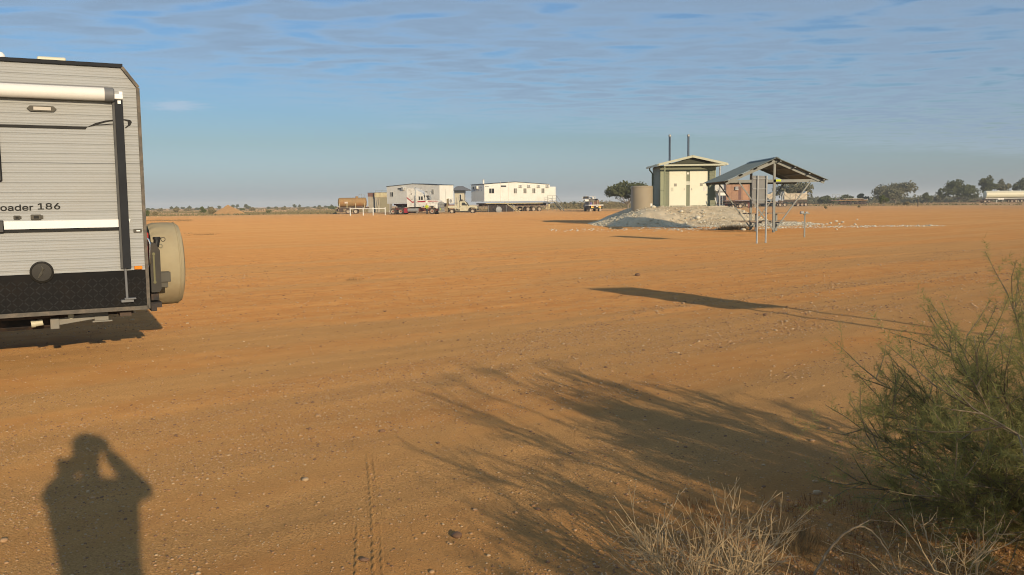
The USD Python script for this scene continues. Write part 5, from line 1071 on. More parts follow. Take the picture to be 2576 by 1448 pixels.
for s in (-1, 1):
    y = s * (W2 - 0.015)
    obj('side_window', MB().box(fx_(698), fx_(820), min(y, y + s * 0.01), max(y, y + s * 0.01), fz_(448), fz_(345)), M_glass, tk)
    obj('window_pillar', MB().box(fx_(738), fx_(756), min(y, y + s * 0.02), max(y, y + s * 0.02), fz_(448), fz_(345)), M_frame, tk)
    yb = s * W2
    for q0, q1 in (((350, 360), (496, 496)), ((496, 496), (612, 496))):
        obj('stripe', MB().prism(P((q0[0], q0[1] - 6), (q1[0], q1[1] - 14), (q1[0], q1[1] + 24), (q0[0], q0[1] + 34)), yb, yb + s * 0.008), M_stripe, tk)
    obj('stripe', MB().prism(P((660, 482), (895, 478), (895, 512), (660, 514)), s * (W2 - 0.019), s * (W2 - 0.008)), M_stripe, tk)
    obj('stripe', MB().prism(P((945, 474), (1248, 484), (1248, 497), (945, 502)), s * 0.925, s * 0.932), M_stripe, tk)
    obj('sleeper_vent', MB().prism(P((478, 245), (496, 245), (488, 300), (470, 300)), yb, yb + s * 0.01), M_dark, tk)
    obj('sleeper_vent', MB().prism(P((498, 400), (514, 400), (510, 455), (494, 455)), yb, yb + s * 0.01), M_dark, tk)
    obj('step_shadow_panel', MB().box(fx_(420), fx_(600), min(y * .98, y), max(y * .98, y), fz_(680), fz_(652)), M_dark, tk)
    ax = fx_(895); obj('air_cleaner', MB().tube([(ax, s * 1.05, fz_(560)), (ax, s * 1.05, fz_(270))], 0.075, 10).tube([(ax, s * 1.05, fz_(445)), (ax, s * 1.05, fz_(365))], 0.14, 12).tube([(ax + .02, s * 1.05, fz_(270)), (ax + .02, s * 1.05, fz_(212))], 0.1, 8), M_chrome if s > 0 else M_white, tk)
    obj('mirror', MB().box(ax - 0.1, ax + 0.3, s * 1.1 - 0.03, s * 1.1 + 0.03, fz_(228), fz_(205)), M_black, tk)
    ex = fx_(620); obj('exhaust_stack', MB().tube([(ex, s * 1.3, fz_(655)), (ex, s * 1.3, fz_(180)), (ex - 0.06, s * 1.3, fz_(110)), (ex - 0.02, s * 1.3, fz_(85))], 0.07, 10), M_chrome, tk, smooth=40)
    obj('stack_shield', MB().box(ex - 0.24, ex - 0.09, s * 1.3 - 0.06, s * 1.3 + 0.06, fz_(650), fz_(318)), M_grey, tk)
    obj('fuel_tank', MB().tube([(fx_(365), s * 0.95, fz_(740)), (fx_(660), s * 0.95, fz_(740))], 0.3, 18), M_grey, tk, smooth=40)
    for q in (440, 520, 600): obj('tank_strap', MB().tube([(fx_(q), s * 0.95, fz_(740)), (fx_(q) + 0.05, s * 0.95, fz_(740))], 0.31, 18), M_galv, tk)
    obj('tool_box', MB().box(fx_(255), fx_(355), min(s * .75, s * 1.2), max(s * .75, s * 1.2), fz_(820), fz_(690)), M_stripe, tk)
    obj('mudguard', MB().prism(P((930, 760), (945, 690), (985, 645), (1060, 622), (1130, 640), (1175, 690), (1200, 700), (1200, 640), (1180, 600), (930, 600)), s * 0.95 - 0.16, s * 0.95 + 0.16), M_white, tk)
    wheel(tk, fx_(1078), s * 1.0, 0.53, 0.53, 0.3, M_rim, M_hub, side=s)
    for q in (-68, 160): wheel(tk, fx_(q), s * 0.98, 0.52, 0.52, 0.5, M_rim, M_hub, side=s)
    obj('mudflap', MB().box(fx_(-160), fx_(-150), min(s * .7, s * 1.25), max(s * .7, s * 1.25), 0.15, 0.75), M_white, tk)
obj('bonnet', MB().prism(P((901, 640), (901, 468), (925, 452), (1150, 456), (1240, 466), (1252, 490), (1240, 700), (1200, 700), (1200, 640)), -0.92, 0.92), M_white, tk)
obj('badge', MB().prism(P((1048, 525), (1140, 525), (1120, 545), (1070, 545)), -0.93, -0.921), M_grey, tk)
obj('windscreen', MB().bar((fx_(846), 0, fz_(340)), (fx_(872), 0, fz_(462)), 1.9, 0.02), M_glass, tk)
obj('sun_visor', MB().bar((fx_(838), 0, fz_(318)), (fx_(880), 0, fz_(350)), 2.2, 0.03), M_dark, tk)
obj('grille', MB().box(fx_(1252), fx_(1262), -0.55, 0.55, fz_(760), fz_(500)), M_chrome, tk)
bbx = fx_(1275)
for q in np.linspace(-1.15, 1.15, 7): obj('bull_bar_upright', MB().box(bbx, bbx + 0.08, q - 0.05, q + 0.05, 0.25 if abs(q) > 1 else 0.5, 2.05 - 0.12 * abs(q)), M_galv, tk)
for q in (0.62, 1.1, 1.55): obj('bull_bar_rail', MB().box(bbx + 0.081, bbx + 0.15, -1.2, 1.2, q, q + 0.09), M_galv, tk)
obj('bull_bar_pan', MB().box(bbx - 0.1, bbx + 0.2, -1.24, 1.24, 0.3, 0.56, 0.02), M_tan, tk)
for s in (-1, 1): obj('headlight', MB().box(fx_(1255), fx_(1272), s * 0.75 - 0.14, s * 0.75 + 0.14, 1.0, 1.25), M_amber if s < 0 else M_frame, tk)
obj('warning_plate', MB().box(bbx + 0.151, bbx + 0.16, -1.1, -0.75, 0.65, 0.95), M_yellow, tk)
obj('antenna', MB().tube([(fx_(845), 0.3, fz_(300)), (fx_(840), 0.3, fz_(85))], 0.025, 6), M_galv, tk)
obj('air_horn', MB().tube([(fx_(760), -0.5, fz_(235)), (fx_(815), -0.5, fz_(255))], [0.04, 0.08], 8), M_chrome, tk)
obj('turntable', MB().box(fx_(-60), fx_(160), -0.5, 0.5, 1.02, 1.16), M_dark, tk)
# worker beside the truck
wa = {1: ((.3, .02, 1.16), (.28, .22, 1.05), (0, 1, -.2), (0, 0, 1), (-1, 0, 0)), -1: ((-.3, .02, 1.16), (-.26, .2, 1.1), (0, 1, .1), (0, 0, 1), (1, 0, 0))}
person((dx(1004.6 + .085 * 852, Ym - 2.6), Ym - 2.6, 0), 160, 'worker in bright yellow shirt and dark trousers standing beside the prime mover', 1.74, wa, M_yellow, M_cloth, M_hair)
# single cab ute
Yu = 149.0
def ux(cx): return (cx - 1900) * .0057
def uz(cy): return max((862 - cy) * .0056, 0.0)
def U(*q): return [(ux(a), uz(b)) for a, b in q]
ut = thing('tray_ute', 'cream single cab tray ute with black bull bar and snorkel in front of the offices', 'ute', (dx(1004.6 + .085 * 1900, Yu), Yu, 0), -3)
M_ute = pm('cream_paint', (0.58, 0.54, 0.38), 0.4, 0.04, dirt=(0.4, 0.28, 0.16), damt=0.3)
hw_ = 0.86
obj('cab', MB().prism(U((1835, 785), (1835, 525), (1862, 498), (1990, 500), (2030, 520), (2105, 650), (2105, 785)), -hw_, hw_), M_ute, ut)
obj('bonnet', MB().prism(U((2106, 700), (2106, 622), (2200, 618), (2340, 640), (2355, 660), (2350, 720), (2270, 700), (2170, 690)), -hw_ + 0.03, hw_ - 0.03), M_ute, ut)
for s in (-1, 1):
    y = s * hw_
    dq = obj('door', MB().prism(U((1845, 775), (1845, 530), (1870, 510), (1990, 512), (2085, 640), (2085, 720), (2060, 775)), y, y + s * 0.012), M_ute, ut)
    obj('window', MB().prism(U((1900, 622), (1900, 535), (1985, 535), (2045, 622)), y + s * 0.0125, y + s * 0.02), M_glass, dq)
    obj('handle', MB().box(ux(1855), ux(1880), min(y, y + s * .03), max(y, y + s * .03), uz(665), uz(655)), M_black, dq)
    obj('flare', MB().prism(U((2070, 790), (2100, 720), (2140, 680), (2280, 690), (2310, 740), (2280, 700), (2150, 700), (2120, 735), (2095, 790)), y, y + s * 0.07), M_dark, ut)
    wheel(ut, ux(2215), s * 0.74, 0.41, 0.41, 0.25, M_rim, side=s); wheel(ut, ux(1608), s * 0.74, 0.41, 0.41, 0.25, M_rim, side=s)
    obj('tray_side', MB().box(ux(1490), ux(1800), min(y, y + s * 0.05), max(y, y + s * 0.05), uz(690), uz(622)), M_ute, ut)
    obj('mirror', MB().box(ux(2040), ux(2062), min(y, y + s * .2), max(y, y + s * .2), uz(620), uz(585)), M_black, ut)
obj('windscreen', MB().bar((ux(2034), 0, uz(530)), (ux(2098), 0, uz(640)), 1.5, 0.02), M_glass, ut)
obj('tray_deck', MB().box(ux(1490), ux(1806), -hw_ + 0.02, hw_ - 0.02, uz(690), uz(680)), M_galv, ut)
obj('headboard', MB().box(ux(1795), ux(1822), -hw_, hw_, uz(690), uz(470)), M_ute, ut)
obj('roof_load', MB().box(ux(1840), ux(1960), -0.5, 0.5, uz(496), uz(480)).box(ux(1860), ux(1910), -0.3, 0.2, uz(479), uz(440)), M_dark, ut)
obj('tray_load', MB().box(ux(1500), ux(1660), -0.6, 0.5, uz(679), uz(590), 0.03), pm('red_load', (0.2, 0.06, 0.04), 0.7, 0.2), ut)
obj('tool_rack', MB().box(ux(1455), ux(1486), -0.8, 0.8, uz(820), uz(420)), pm('rack_ochre', (0.26, 0.2, 0.1), 0.7, 0.2), ut)
obj('snorkel', MB().tube([(ux(2110), -hw_ - 0.05, uz(640)), (ux(2060), -hw_ - 0.05, uz(560)), (ux(2020), -hw_ - 0.05, uz(505)), (ux(2035), -hw_ - 0.05, uz(480))], 0.04, 8), M_black, ut)
obj('bull_bar', MB().tube([(ux(2345), -0.8, uz(700)), (ux(2375), -0.75, uz(640)), (ux(2375), 0.75, uz(640)), (ux(2345), 0.8, uz(700))], 0.04, 8).box(ux(2345), ux(2385), -0.85, 0.85, uz(760), uz(715)), M_black, ut)
obj('chassis', MB().box(ux(1470), ux(2300), -0.4, 0.4, uz(790), uz(730)), M_dark, ut)
obj('under_tray_frame', MB().bar((ux(1690), -hw_, uz(692)), (ux(1730), -hw_, uz(775)), 0.05, 0.05).bar((ux(1730), -hw_, uz(775)), (ux(1800), -hw_, uz(775)), 0.05, 0.05).bar((ux(1800), -hw_, uz(775)), (ux(1800), -hw_, uz(692)), 0.05, 0.05), M_ute, ut)

# tray truck seen from behind
Yr = 150.0
def tz(cy): return max((1235 - cy) * .00299, 0.0)
tt = thing('tray_truck', 'work truck seen from behind with white tray, hoops on top and yellow tail boards', 'truck', (dx(1442.6 + .04447 * 1320, Yr), Yr, 0), 101)
def ty(cx): return (1320 - cx) * .00299
obj('cab', MB().prism([(2.2, 0.7), (4.6, 0.75), (4.6, 1.25), (3.9, 1.35), (3.4, 2.15), (2.2, 2.2)], -0.95, 0.95), pm('grey_cab', (0.1, 0.1, 0.095), 0.5, 0.1), tt)
obj('service_body', MB().box(0.5, 2.15, 0.35, 1.15, 1.2, 2.15, 0.03), pm('grey_canvas', (0.13, 0.12, 0.11), 0.8, 0.12), tt)
obj('tray', MB().box(0.0, 2.3, -1.28, 1.28, 1.05, 1.2), M_white, tt)
obj('tray_skirt', MB().box(0.3, 2.2, 1.0, 1.2, 0.35, 1.04).box(0.3, 2.2, -1.2, -1.0, 0.5, 1.04), M_dark, tt)
for a0, a1 in ((-0.3, 1.0), ):
    obj('roof_hoop', MB().tube([(0.9, ty(1000), tz(500)), (0.9, ty(1000), tz(385)), (0.9, ty(1320), tz(375)), (0.9, ty(1395), tz(440)), (0.9, ty(1390), tz(490)), (0.9, ty(1000), tz(490))], 0.045, 8), M_white, tt)
obj('roof_hoop', MB().tube([(0.9, ty(720), tz(395)), (0.9, ty(620), tz(400)), (0.9, ty(570), tz(470)), (0.9, ty(580), tz(520)), (0.9, ty(700), tz(510))], 0.045, 8), M_white, tt)
obj('pipe_load', MB().tube([(0.4, ty(1180), tz(440)), (2.4, ty(1180), tz(440))], 0.12, 10), M_white, tt)
obj('top_box', MB().box(0.7, 1.6, ty(960), ty(700), tz(490), tz(360)), M_dark, tt)
obj('beacon', MB().lathe([(0, 0.12), (0.1, 0.1), (0.12, 0), (0, 0)], 'z', (0.9, ty(840), tz(365)), 12), M_white, tt)
obj('rear_sign', MB().box(0.42, 0.46, ty(930), ty(715), tz(640), tz(525)), M_white, tt)
for q in (1190, 1420): obj('rack_post', MB().bar((0.1, ty(q), 1.2), (0.1, ty(q), tz(620)), 0.05, 0.05), M_tanlit, tt)
obj('rack_rail', MB().bar((0.1, ty(1040), tz(625)), (0.1, ty(1480), tz(625)), 0.05, 0.05), M_tanlit, tt)
obj('blue_drum', MB().tube([(0.5, ty(1060), 1.2), (0.5, ty(1060), tz(705))], 0.16, 12), pm('violet_drum', (0.17, 0.13, 0.33), 0.5, 0.05), tt)
obj('tray_load', MB().box(0.6, 2.0, ty(1420), ty(1200), 1.2, tz(640), 0.02).box(0.7, 1.8, ty(1560), ty(1440), 1.2, tz(560), 0.02), M_maroon, tt)
for q in (1090, 1535):
    tb2 = obj('tail_board', MB().box(-0.06, -0.01, ty(q + 70), ty(q - 70), tz(1020), tz(890)), M_yellow if False else pm('tail_yellow', (0.75, 0.5, 0.06), 0.5, 0.05), tt)
    obj('tail_lamp', MB().box(-0.075, -0.061, ty(q + 60), ty(q - 40), tz(950), tz(900)), M_redlens, tb2)
obj('number_plate', MB().box(-0.04, -0.02, ty(1430), ty(1310), tz(960), tz(920)), M_white, tt)
obj('tow_bar', MB().box(-0.05, 0.1, -0.6, 0.6, 0.5, 0.62), M_dark, tt)
obj('chassis', MB().box(0.0, 4.4, -0.4, 0.4, 0.6, 1.04), M_dark, tt)
for xx in (0.9, 3.8):
    for s in (-1, 1): wheel(tt, xx, s * 0.82, 0.4, 0.4, 0.3, M_rim, side=s)
for s in (-1, 1): obj('mud_flap', MB().box(0.42, 0.46, s * 0.85 - 0.16, s * 0.85 + 0.16, 0.1, 0.7), pm('dusty_flap', (0.45, 0.36, 0.26), 0.8, 0.2), tt)

# brown site cabin on a flat trailer behind the toilet block, and the truck that pulls it
M_brown = pm('red_brown_panel', (0.36, 0.2, 0.115), 0.65, 0.08, 0.7, dirt=(0.26, 0.13, 0.07), damt=0.4)
M_brown2 = pm('light_brown_panel', (0.43, 0.225, 0.12), 0.65, 0.08, 0.7, dirt=(0.34, 0.18, 0.1), damt=0.4)
dup(tk, (43.2, 189.5, 0), 184, 'white prime mover with red stripe mostly hidden behind the toilet block')
Yb = 184.0; bx0 = dx(1826.5, Yb); bl = dx(1908, Yb) - bx0
bc = thing('brown_cabin', 'red brown site cabin behind the left half of the picnic shelter', 'site cabin', (bx0, Yb, 0), -4)
obj('shell', MB().box(0, bl, 0, 2.6, 1.7, 5.0), M_brown, bc)
for i in range(6):
    a, b = bl * i / 6, bl * (i + 1) / 6
    if i != 2: obj('wall_panel', MB().box(a + 0.02, b - 0.02, -0.04, 0, 1.75, 4.95), M_brown if i < 2 else M_brown2, bc)
obj('door', MB().box(bl * 2 / 6 + 0.25, bl * 3 / 6 - 0.25, -0.02, 0.0, 1.8, 4.5), M_maroon, bc)
ab = obj('air_conditioner', MB().box(bl * 0.27, bl * 0.36, -0.45, -0.04, 3.9, 4.5, 0.02), M_grey, bc)
obj('bracket', MB().box(bl * 0.26, bl * 0.37, -0.5, -0.04, 3.8, 3.88), M_white, ab)
for q in (2.9, 3.4): obj('wall_pipe', MB().bar((bl * 0.62, -0.1, q), (bl * 0.98, -0.1, q - 0.15), 0.05, 0.05), M_steel, bc)
bt = lowloader('rusty flat trailer under the red brown site cabin', (bx0 - 0.6, Yb - 0.3, 0), -4, bl + 1.5, 2.9, 1.65, [2.2, 3.5], M_maroon)
obj('stand', MB().box(5.0, 5.3, 0.0, 0.3, 0.0, 1.2).box(4.9, 6.6, 0.0, 0.15, 1.0, 1.2), M_redchas, bt)
# side tippers
def tipper(label, px0, Yt_):
    t = thing('tipper_trailer', label, 'trailer', (dx(px0, Yt_), Yt_, 0), 0, None)
    Lt = 5.5; M_c = pm('dusty_cream_tub', (0.52, 0.45, 0.33), 0.6, 0.06, 0.8, dirt=(0.4, 0.27, 0.15), damt=0.4)
    obj('tub', MB().prism([(0.0, 1.75), (Lt, 1.75), (Lt, 3.72), (Lt - 0.1, 3.72), (Lt - 0.75, 3.2), (0.75, 3.2), (0.15, 3.72), (0, 3.72)], 0, 2.4), M_c, t)
    for a, b in (((0.1, 2.95), (1.4, 1.9)), ((1.4, 1.9), (1.45, 3.1)), ((1.5, 1.9), (2.7, 2.95)), ((2.75, 1.9), (2.75, 3.1)), ((2.8, 2.95), (4.0, 1.9)), ((4.1, 1.9), (5.4, 2.95))):
        obj('brace', MB().bar((a[0], -0.05, a[1]), (b[0], -0.05, b[1]), 0.09, 0.1, up=(0, 1, 0)), M_tan, t)
    obj('top_rail', MB().box(0.05, Lt - 0.05, -0.09, 0.0, 3.02, 3.16), M_c, t)
    obj('chassis', MB().box(-1.0, Lt + 0.3, 0.6, 1.8, 1.2, 1.55).box(-1.6, -0.4, 0.9, 1.4, 0.9, 1.15).box(2.2, 3.4, 0.1, 0.6, 0.5, 1.1), M_chassis, t)
    obj('tip_ram', MB().bar((-0.5, 0.3, 1.4), (-0.15, 0.3, 3.3), 0.14, 0.14).bar((-0.9, 0.3, 1.4), (-0.7, 0.3, 3.6), 0.08, 0.08), M_galv, t)
    for a in (-0.9, 0.2, 3.4, 4.4, 5.3): wheel(t, a, 0.3, 0.5, 0.5, 0.45, M_rim); wheel(t, a, 2.1, 0.5, 0.5, 0.45, M_rim, side=1)
    return t
tp = tipper('dusty cream side tipper trailer seen whole right of the front shelter post', 1972.5, 215.0)
dup(tp, (dx(1889.5, 222.0), 222.0, 0), 0, 'dusty cream side tipper trailer half hidden behind the information sign')
# rusty trailers with an upright frame
rf_ = thing('flat_trailer', 'rusty flat trailers with an upright frame at the edge of the scrub', 'trailer', (dx(2110, 290), 290, 0), 0)
obj('deck', MB().box(0, 9.2, 0, 2.4, 1.25, 1.5), M_rust, rf_)
obj('upper_deck', MB().box(1.5, 8.0, 0.2, 2.2, 1.75, 1.92), M_tan, rf_)
for q in (0.2, 2.2, 4.6, 6.8, 9.0): obj('bolster', MB().box(q, q + 0.2, -0.1, 2.5, 1.5, 1.76), M_maroon if q < 8 else M_white, rf_)
obj('frame', MB().bar((-2.3, 0, 1.4), (-2.3, 0, 3.2), 0.07, 0.07).bar((0.1, 0, 1.4), (0.1, 0, 3.2), 0.07, 0.07).bar((-2.3, 0, 3.2), (0.1, 0, 3.2), 0.07, 0.07), M_steel, rf_)
obj('front_deck', MB().box(-2.6, -0.01, 0, 2.4, 1.2, 1.4), M_maroon, rf_)
for a in (0.9, 2.1, 3.9, 6.2, 7.4, 8.6): wheel(rf_, a, 0.3, 0.5, 0.5, 0.4, M_chassis); wheel(rf_, a, 2.1, 0.5, 0.5, 0.4, M_chassis, side=1)
# white tanker trailer
Yk = 285.0; kx = dx(2479, Yk)
tkr = thing('tanker_trailer', 'long cream white tanker trailer parked before the gum trees at far right', 'tanker', (kx, Yk, 0), 0)
KL = 12.6
obj('barrel', MB().lathe([(0, -0.1), (0.9, -0.05), (1.15, 0.1), (1.17, 0.3), (1.17, KL - 0.3), (1.15, KL - 0.1), (0.9, KL + 0.05), (0, KL + 0.1)], 'x', (0, 1.2, 2.66), 36), pm('cream_tanker', (0.62, 0.585, 0.43), 0.5, 0.03), tkr, smooth=40)
for q in (4.2, 8.6): obj('manhole', MB().lathe([(0, 0.22), (0.4, 0.2), (0.45, 0), (0, 0)], 'z', (q, 1.2, 3.78), 14), M_white, tkr)
obj('walkway', MB().box(0.4, KL - 0.6, -0.02, 0.35, 3.25, 3.31), M_white, tkr)
obj('side_rail', MB().box(-0.3, KL - 0.2, -0.05, 0.1, 1.3, 1.45).box(3.6, 5.6, -0.1, 0.2, 1.0, 1.3), M_white, tkr)
obj('chassis', MB().box(-0.4, KL - 0.2, 0.6, 1.8, 1.0, 1.45), M_chassis, tkr)
obj('drawbar', MB().bar((-0.3, 1.2, 0.95), (-4.1, 1.2, 0.9), 0.2, 0.15).box(-2.2, 0.9, 0.2, 2.2, 0.55, 0.85), M_chassis, tkr)
obj('landing_leg', MB().box(3.4, 3.55, 0.2, 0.35, 0, 1.1), M_white, tkr)
for a in (-0.3, 1.0, 8.3, 9.6, 11.4): wheel(tkr, a, 0.25, 0.5, 0.5, 0.4, M_rim); wheel(tkr, a, 2.15, 0.5, 0.5, 0.4, M_rim, side=1)

# a narrow tyre print pressed into the dirt at lower left centre
def tyre_print():
    mb = []
    for k in range(5):
        y = np.linspace(3.2, 5.6, 90); x = -0.60 - 0.155 * (y - 3.4) - 0.012 * (y - 3.4) ** 2 + (k - 2) * 0.036
        x = x + 0.004 * np.sin(y * 70 + k); g = relief(x, y); h = 0.0085 * np.clip(meshkit.noise(np.stack([x * 3, y * 1.6, 0 * x], -1), 5 + k) * 2.4 - 0.45, 0.0, 1)
        v = np.stack([np.stack([x - 0.013, y, g - 0.004], 1), np.stack([x, y, g - 0.001 + h], 1), np.stack([x + 0.013, y, g - 0.004], 1)], 1).reshape(-1, 3)
        i = np.arange(89)[:, None] * 3; f = np.concatenate([i + [0, 1, 4], i + [0, 4, 3], i + [1, 2, 5], i + [1, 5, 4]])
        mb.append(trimesh.Trimesh(v, f[:, ::-1], process=False))
    return trimesh.util.concatenate(mb)
obj('tyre_print', tyre_print(), M_ground, smooth=True, kind='structure', label='ribbed tyre print in the dirt at lower left centre')

# ---------------------------------------------------------------- foreground plants
L_need = leafmat('green_needles', (0.31, 0.30, 0.11), (0.72, 0.66, 0.29), 0.48)
M_twig = pm('pale_twig', (0.4, 0.33, 0.22), 0.8, 0.2, 20.0)
M_twigd = pm('brown_twig', (0.2, 0.15, 0.09), 0.85, 0.25, 20.0)
M_dead = pm('bleached_dead_twig', (0.40, 0.29, 0.155), 0.85, 0.2, 15.0)
def curve(p, d, L, n, r, up, wob):
    pts = [np.array(p, float)]; d = np.array(d, float); d /= np.linalg.norm(d)
    for i in range(n):
        d = d + r.normal(0, wob, 3) + np.array([0, 0, up]); d /= np.linalg.norm(d); pts.append(pts[-1] + d * L / n)
    return np.array(pts), d
def shoots_to_needles(shoots, dens, ln, wd, r):
    V = []
    for pts in shoots:
        L = np.linalg.norm(np.diff(pts, axis=0), axis=1).sum(); n = max(int(L * dens), 3)
        t = r.uniform(0.06, 1.0, n) * (len(pts) - 1); i = np.minimum(t.astype(int), len(pts) - 2); q = (t - i)[:, None]
        p = pts[i] * (1 - q) + pts[i + 1] * q; d = pts[i + 1] - pts[i]; d /= np.linalg.norm(d, axis=1, keepdims=True) + 1e-9
        o = r.normal(size=(n, 3)); o -= d * (o * d).sum(1, keepdims=True); o /= np.linalg.norm(o, axis=1, keepdims=True) + 1e-9
        dr = d * r.uniform(0.25, 0.9, n)[:, None] + o; dr /= np.linalg.norm(dr, axis=1, keepdims=True)
        l = ln * r.uniform(0.5, 1.2, n)[:, None]; s = np.cross(dr, r.normal(size=(n, 3))); s /= np.linalg.norm(s, axis=1, keepdims=True) + 1e-9
        V.append(np.stack([p - s * wd, p + s * wd, p + dr * l], 1))
    v = np.concatenate(V).reshape(-1, 3); return v, np.arange(len(v)).reshape(-1, 3)
def needle_bush(name, label, loc, seed, stems, spread, dens=260, ln=0.034):
    r = np.random.default_rng(seed); t = thing(name, label, 'shrub', loc, 0); sh_, tw = [], MB()
    for (az, inc, L, up) in stems:
        d = (math.cos(az) * math.sin(inc), math.sin(az) * math.sin(inc), math.cos(inc))
        base = np.array([math.cos(az), math.sin(az), 0]) * r.uniform(0.02, 0.16)
        pts, _ = curve(base, d, L, 9, r, up, 0.07)
        obj('branch', MB().tube(pts, np.linspace(0.0075, 0.0022, len(pts)), 6), M_twig if r.uniform() < .4 else M_twigd, t, smooth=True)
        sh_.append(pts[3:])
        for k in range(spread):
            q = r.uniform(0.22, 1.0); i = min(int(q * 9), 8); p = pts[i] + (pts[i + 1] - pts[i]) * (q * 9 - i)
            dd = (pts[i + 1] - pts[i]); dd = dd / np.linalg.norm(dd) + r.normal(0, 0.62, 3)
            sp_, _ = curve(p, dd, r.uniform(0.16, 0.42) * (1.15 - 0.4 * q), 6, r, 0.05, 0.12)
            tw.tube(sp_[::2], np.linspace(0.0035, 0.0012, len(sp_[::2])), 4); sh_.append(sp_)
            for m_ in range(4):
                j = r.integers(1, 6); d3_ = (sp_[j + 1 if j < 6 else j] - sp_[j - 1]); d3_ = d3_ / np.linalg.norm(d3_) + r.normal(0, 0.6, 3)
                s3, _ = curve(sp_[j], d3_, r.uniform(0.05, 0.17), 3, r, 0.05, 0.15); sh_.append(s3)
    obj('twigs', tw, M_twigd, t, kind='stuff')
    v, f = shoots_to_needles(sh_, dens, ln, 0.0011, r)
    k = v[:, 2].reshape(-1, 3).min(1) > 0.0
    obj('needles', (v, f[k]), L_need, t, kind='stuff')
    return t
r = np.random.default_rng(81)
stems = [(a + r.uniform(-.12, .12), inc + r.uniform(-.08, .08), L * r.uniform(0.88, 1.1), up) for a, inc, L, up in
   [(3.1, 1.25, 1.05, 0.02), (3.0, 1.0, 1.2, 0.02), (3.3, 0.8, 1.15, 0.0), (2.7, 0.95, 1.2, 0.0), (2.4, 0.7, 1.2, 0.0), (3.0, 0.5, 1.25, 0.0), (3.6, 0.6, 1.2, 0.0), (2.0, 0.8, 1.25, 0.0), (1.6, 0.5, 1.35, 0.0), (2.6, 0.3, 1.35, 0.0), (3.9, 0.95, 1.1, 0.0), (3.5, 1.3, 0.95, 0.03),
    (0.6, 0.4, 1.4, 0.0), (4.6, 0.5, 1.2, 0.0), (4.3, 0.85, 1.1, 0.0), (5.2, 0.7, 1.15, 0.0), (0.0, 0.7, 1.3, 0.0), (1.0, 0.9, 1.2, 0.0), (5.8, 0.9, 1.1, 0.0), (2.9, 1.38, 0.95, 0.05), (3.7, 0.25, 1.3, 0.0), (2.2, 1.15, 1.0, 0.03), (4.0, 1.25, 0.9, 0.03), (1.4, 0.15, 1.4, 0.0)]]
needle_bush('green_shrub', 'big feathery green needle leaved shrub at the right edge of the picture', (2.5, 3.8, 0), 82, [(a, i, l * .76, u) for a, i, l, u in stems] + [(a + .22, min(i * 1.12, 1.45), l * .78, u) for a, i, l, u in stems[:14]], 19)
st2 = [(a, inc, L * 0.8, up) for a, inc, L, up in stems[::2]]
needle_bush('green_shrub', 'lower green needle shrub nearest the photographer, out of frame but for its shadow', (1.95, 1.15, 0), 83, [(a, i, L * 0.74, u) for a, i, L, u in stems[::2]], 22)
needle_bush('green_shrub', 'tallest green needle shrub, out of frame but for its long feathery shadow', (2.62, 2.0, 0), 84, [(a, i, L * 1.36, u) for a, i, L, u in stems[1::2]], 20)
needle_bush('green_shrub', 'low dense needle shrub furthest right, out of frame but for its shade', (3.05, 1.15, 0), 85, [(a, i, L * 0.85, u) for a, i, L, u in stems[1::2]], 20)
def dead_bush(label, loc, seed, n, L0, inc0=1.0, nt=9):
    r = np.random.default_rng(seed); t = thing('dead_shrub', label, 'dead shrub', loc, 0); tw = MB()
    for i in range(n):
        az = 2 * PI * i / n * 3.0 + r.uniform(-.5, .5); inc = r.uniform(0.15, inc0)
        d = (math.cos(az) * math.sin(inc), math.sin(az) * math.sin(inc), math.cos(inc)); base = np.array([math.cos(az), math.sin(az), 0]) * r.uniform(0.0, 0.18)
        pts, dd = curve(base, d, L0 * r.uniform(0.6, 1.1), 7, r, 0.02, 0.14)
        obj('branch', MB().tube(pts, np.linspace(0.0048, 0.0013, len(pts)), 5), M_dead, t, smooth=True)
        for k in range(nt):
            j = r.integers(1, 7); d2 = pts[j + 1 if j < 7 else j] - pts[j - 1]; d2 = d2 / np.linalg.norm(d2) + r.normal(0, 0.6, 3)
            s2, _ = curve(pts[j], d2, r.uniform(0.08, 0.24), 4, r, 0.08, 0.16); tw.tube(s2, np.linspace(0.0019, 0.0008, 5), 4)
            for m_ in range(2):
                d3_ = d2 + r.normal(0, 0.9, 3); s3, _ = curve(s2[2], d3_, r.uniform(0.04, 0.11), 2, r, 0.08, 0.1); tw.tube(s3, [0.0016, 0.0012, 0.0008], 3)
    obj('twigs', tw, M_dead, t, kind='stuff')
    return t
dead_bush('bleached leafless shrub with tangled pale twigs at bottom centre right', (0.74, 3.2, 0), 91, 26, 0.36, 1.42)
dead_bush('leafless pale shrub in the bottom right corner under the green shrub', (1.62, 3.12, 0), 92, 9, 0.36, 1.1, 5)
g_ = thing('arched_branch', 'long dry branch arching over the ground in the bottom right corner', 'branch', (1.30, 3.12, 0), 0)
from scipy.interpolate import CubicSpline
ac_ = CubicSpline([0, 1, 2, 3, 4, 5], [(-0.22, 0.05, 0.0), (-0.13, 0.12, 0.16), (0.0, 0.17, 0.25), (0.08, 0.15, 0.22), (0.13, 0.05, 0.1), (0.15, 0.0, 0.0)])(np.linspace(0, 5, 40)); ac_ = ac_ + np.random.default_rng(3).normal(0, 0.0016, ac_.shape)
obj('stem', MB().tube(ac_, np.linspace(0.0055, 0.0022, 40), 7), M_twigd, g_, smooth=True)
obj('twig', MB().tube([(0.0, 0.17, 0.25), (0.07, 0.2, 0.27), (0.16, 0.2, 0.26)], [0.003, 0.002, 0.001], 5), M_twigd, g_)
r = np.random.default_rng(95)
pts = np.stack([r.uniform(0.75, 2.4, 160), r.uniform(3.25, 4.3, 160), np.zeros(160)], 1)
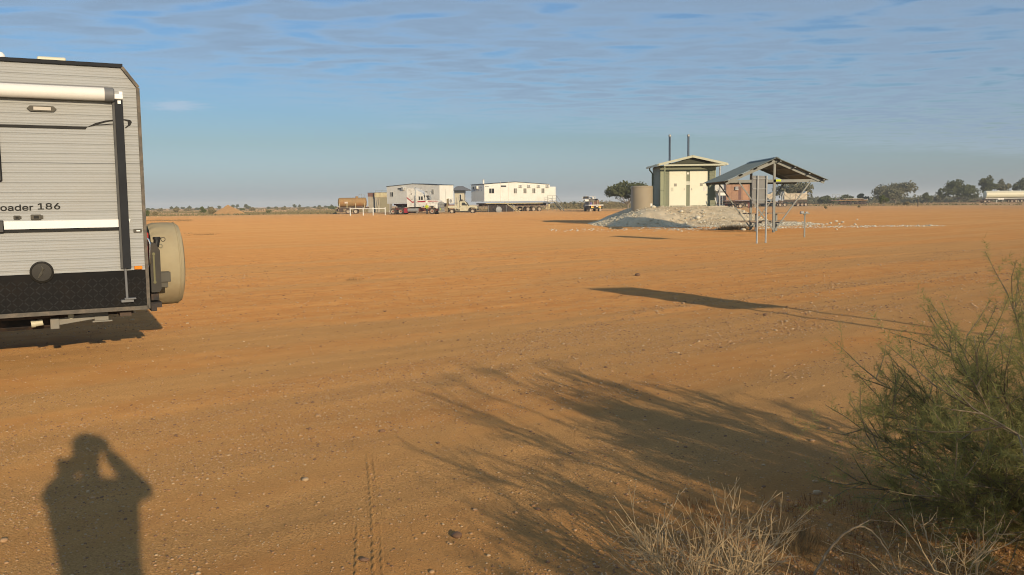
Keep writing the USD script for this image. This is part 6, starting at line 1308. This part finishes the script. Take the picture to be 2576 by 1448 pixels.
tufts('dry_grass', 'short dry reddish grass and litter under the foreground shrubs', pts, 0.055, 2400, 96, L_red, 0.07, 0.0011)
tufts('dry_grass', 'pale grass tuft in the shade between the dead shrubs', [(1.22, 3.75, 0)], 0.13, 500, 97, L_dry, 0.13, 0.0012)
P = ground(890, 705); tufts('dry_grass', 'tiny dry tuft alone on the dirt left of the picture centre', [P], 0.05, 80, 98, L_dry, 0.2, 0.004)
def clods():
    r = np.random.default_rng(99); n = 330; rr = 3.3 * 9 ** r.uniform(0, 1, n); th = r.uniform(-0.6, 0.6, n)
    x, y = rr * np.sin(th), rr * np.cos(th); s = np.clip(r.lognormal(-4.75, 0.4, n), 0.005, 0.02)
    return np.stack([x, y, relief(x, y) + s * 0.2], 1), s
cp, cs_ = clods()
scatter('dirt_clods', stones(4, 70, 0.55), [M_peb3, M_peb1], cp, cs_, 'scattered dark clods and bark chips on the dirt', 5)
for i, (px, py, s, lab) in enumerate([(768, 1209, 0.02, 'pale stone by the tyre print at lower left centre'), (1150, 1350, 0.026, 'dark brown clod near the bottom middle of the ground'), (780, 1080, 0.016, 'small dark stone right of the photographer shadow'), (962, 1083, 0.02, 'dark broken clod left of the bush shadow'), (1925, 795, 0.035, 'reddish clod on the long sign shadow'), (1604, 694, 0.06, 'small dark clump above the tip of the long sign shadow'), (2055, 1240, 0.022, 'tan stone in the edge of the bush shadow at right')]):
    P = ground(px, py); m = stones(1, 160 + i, 0.6)[0]; m.apply_scale(s); m.apply_translation([P[0], P[1], ground_z(P[0], P[1]) + s * 0.3])
    obj('stone', m, M_peb2 if 'pale' in lab or 'tan' in lab else M_peb3, smooth=40, label=lab, cat='stone')

# ---------------------------------------------------------------- air
M_haze = usdkit.material(stage, '/World/Looks/haze_air', {'v': ('principled_volume', {'color': (0.98, 0.98, 0.95), 'density': 0.00034, 'anisotropy': 0.0})}, [], volume='v.volume')
obj('haze', MB().box(-4200, 4200, -4200, 4200, -1.7, 24), M_haze, None, kind='stuff', label='thin dusty air over the plain')
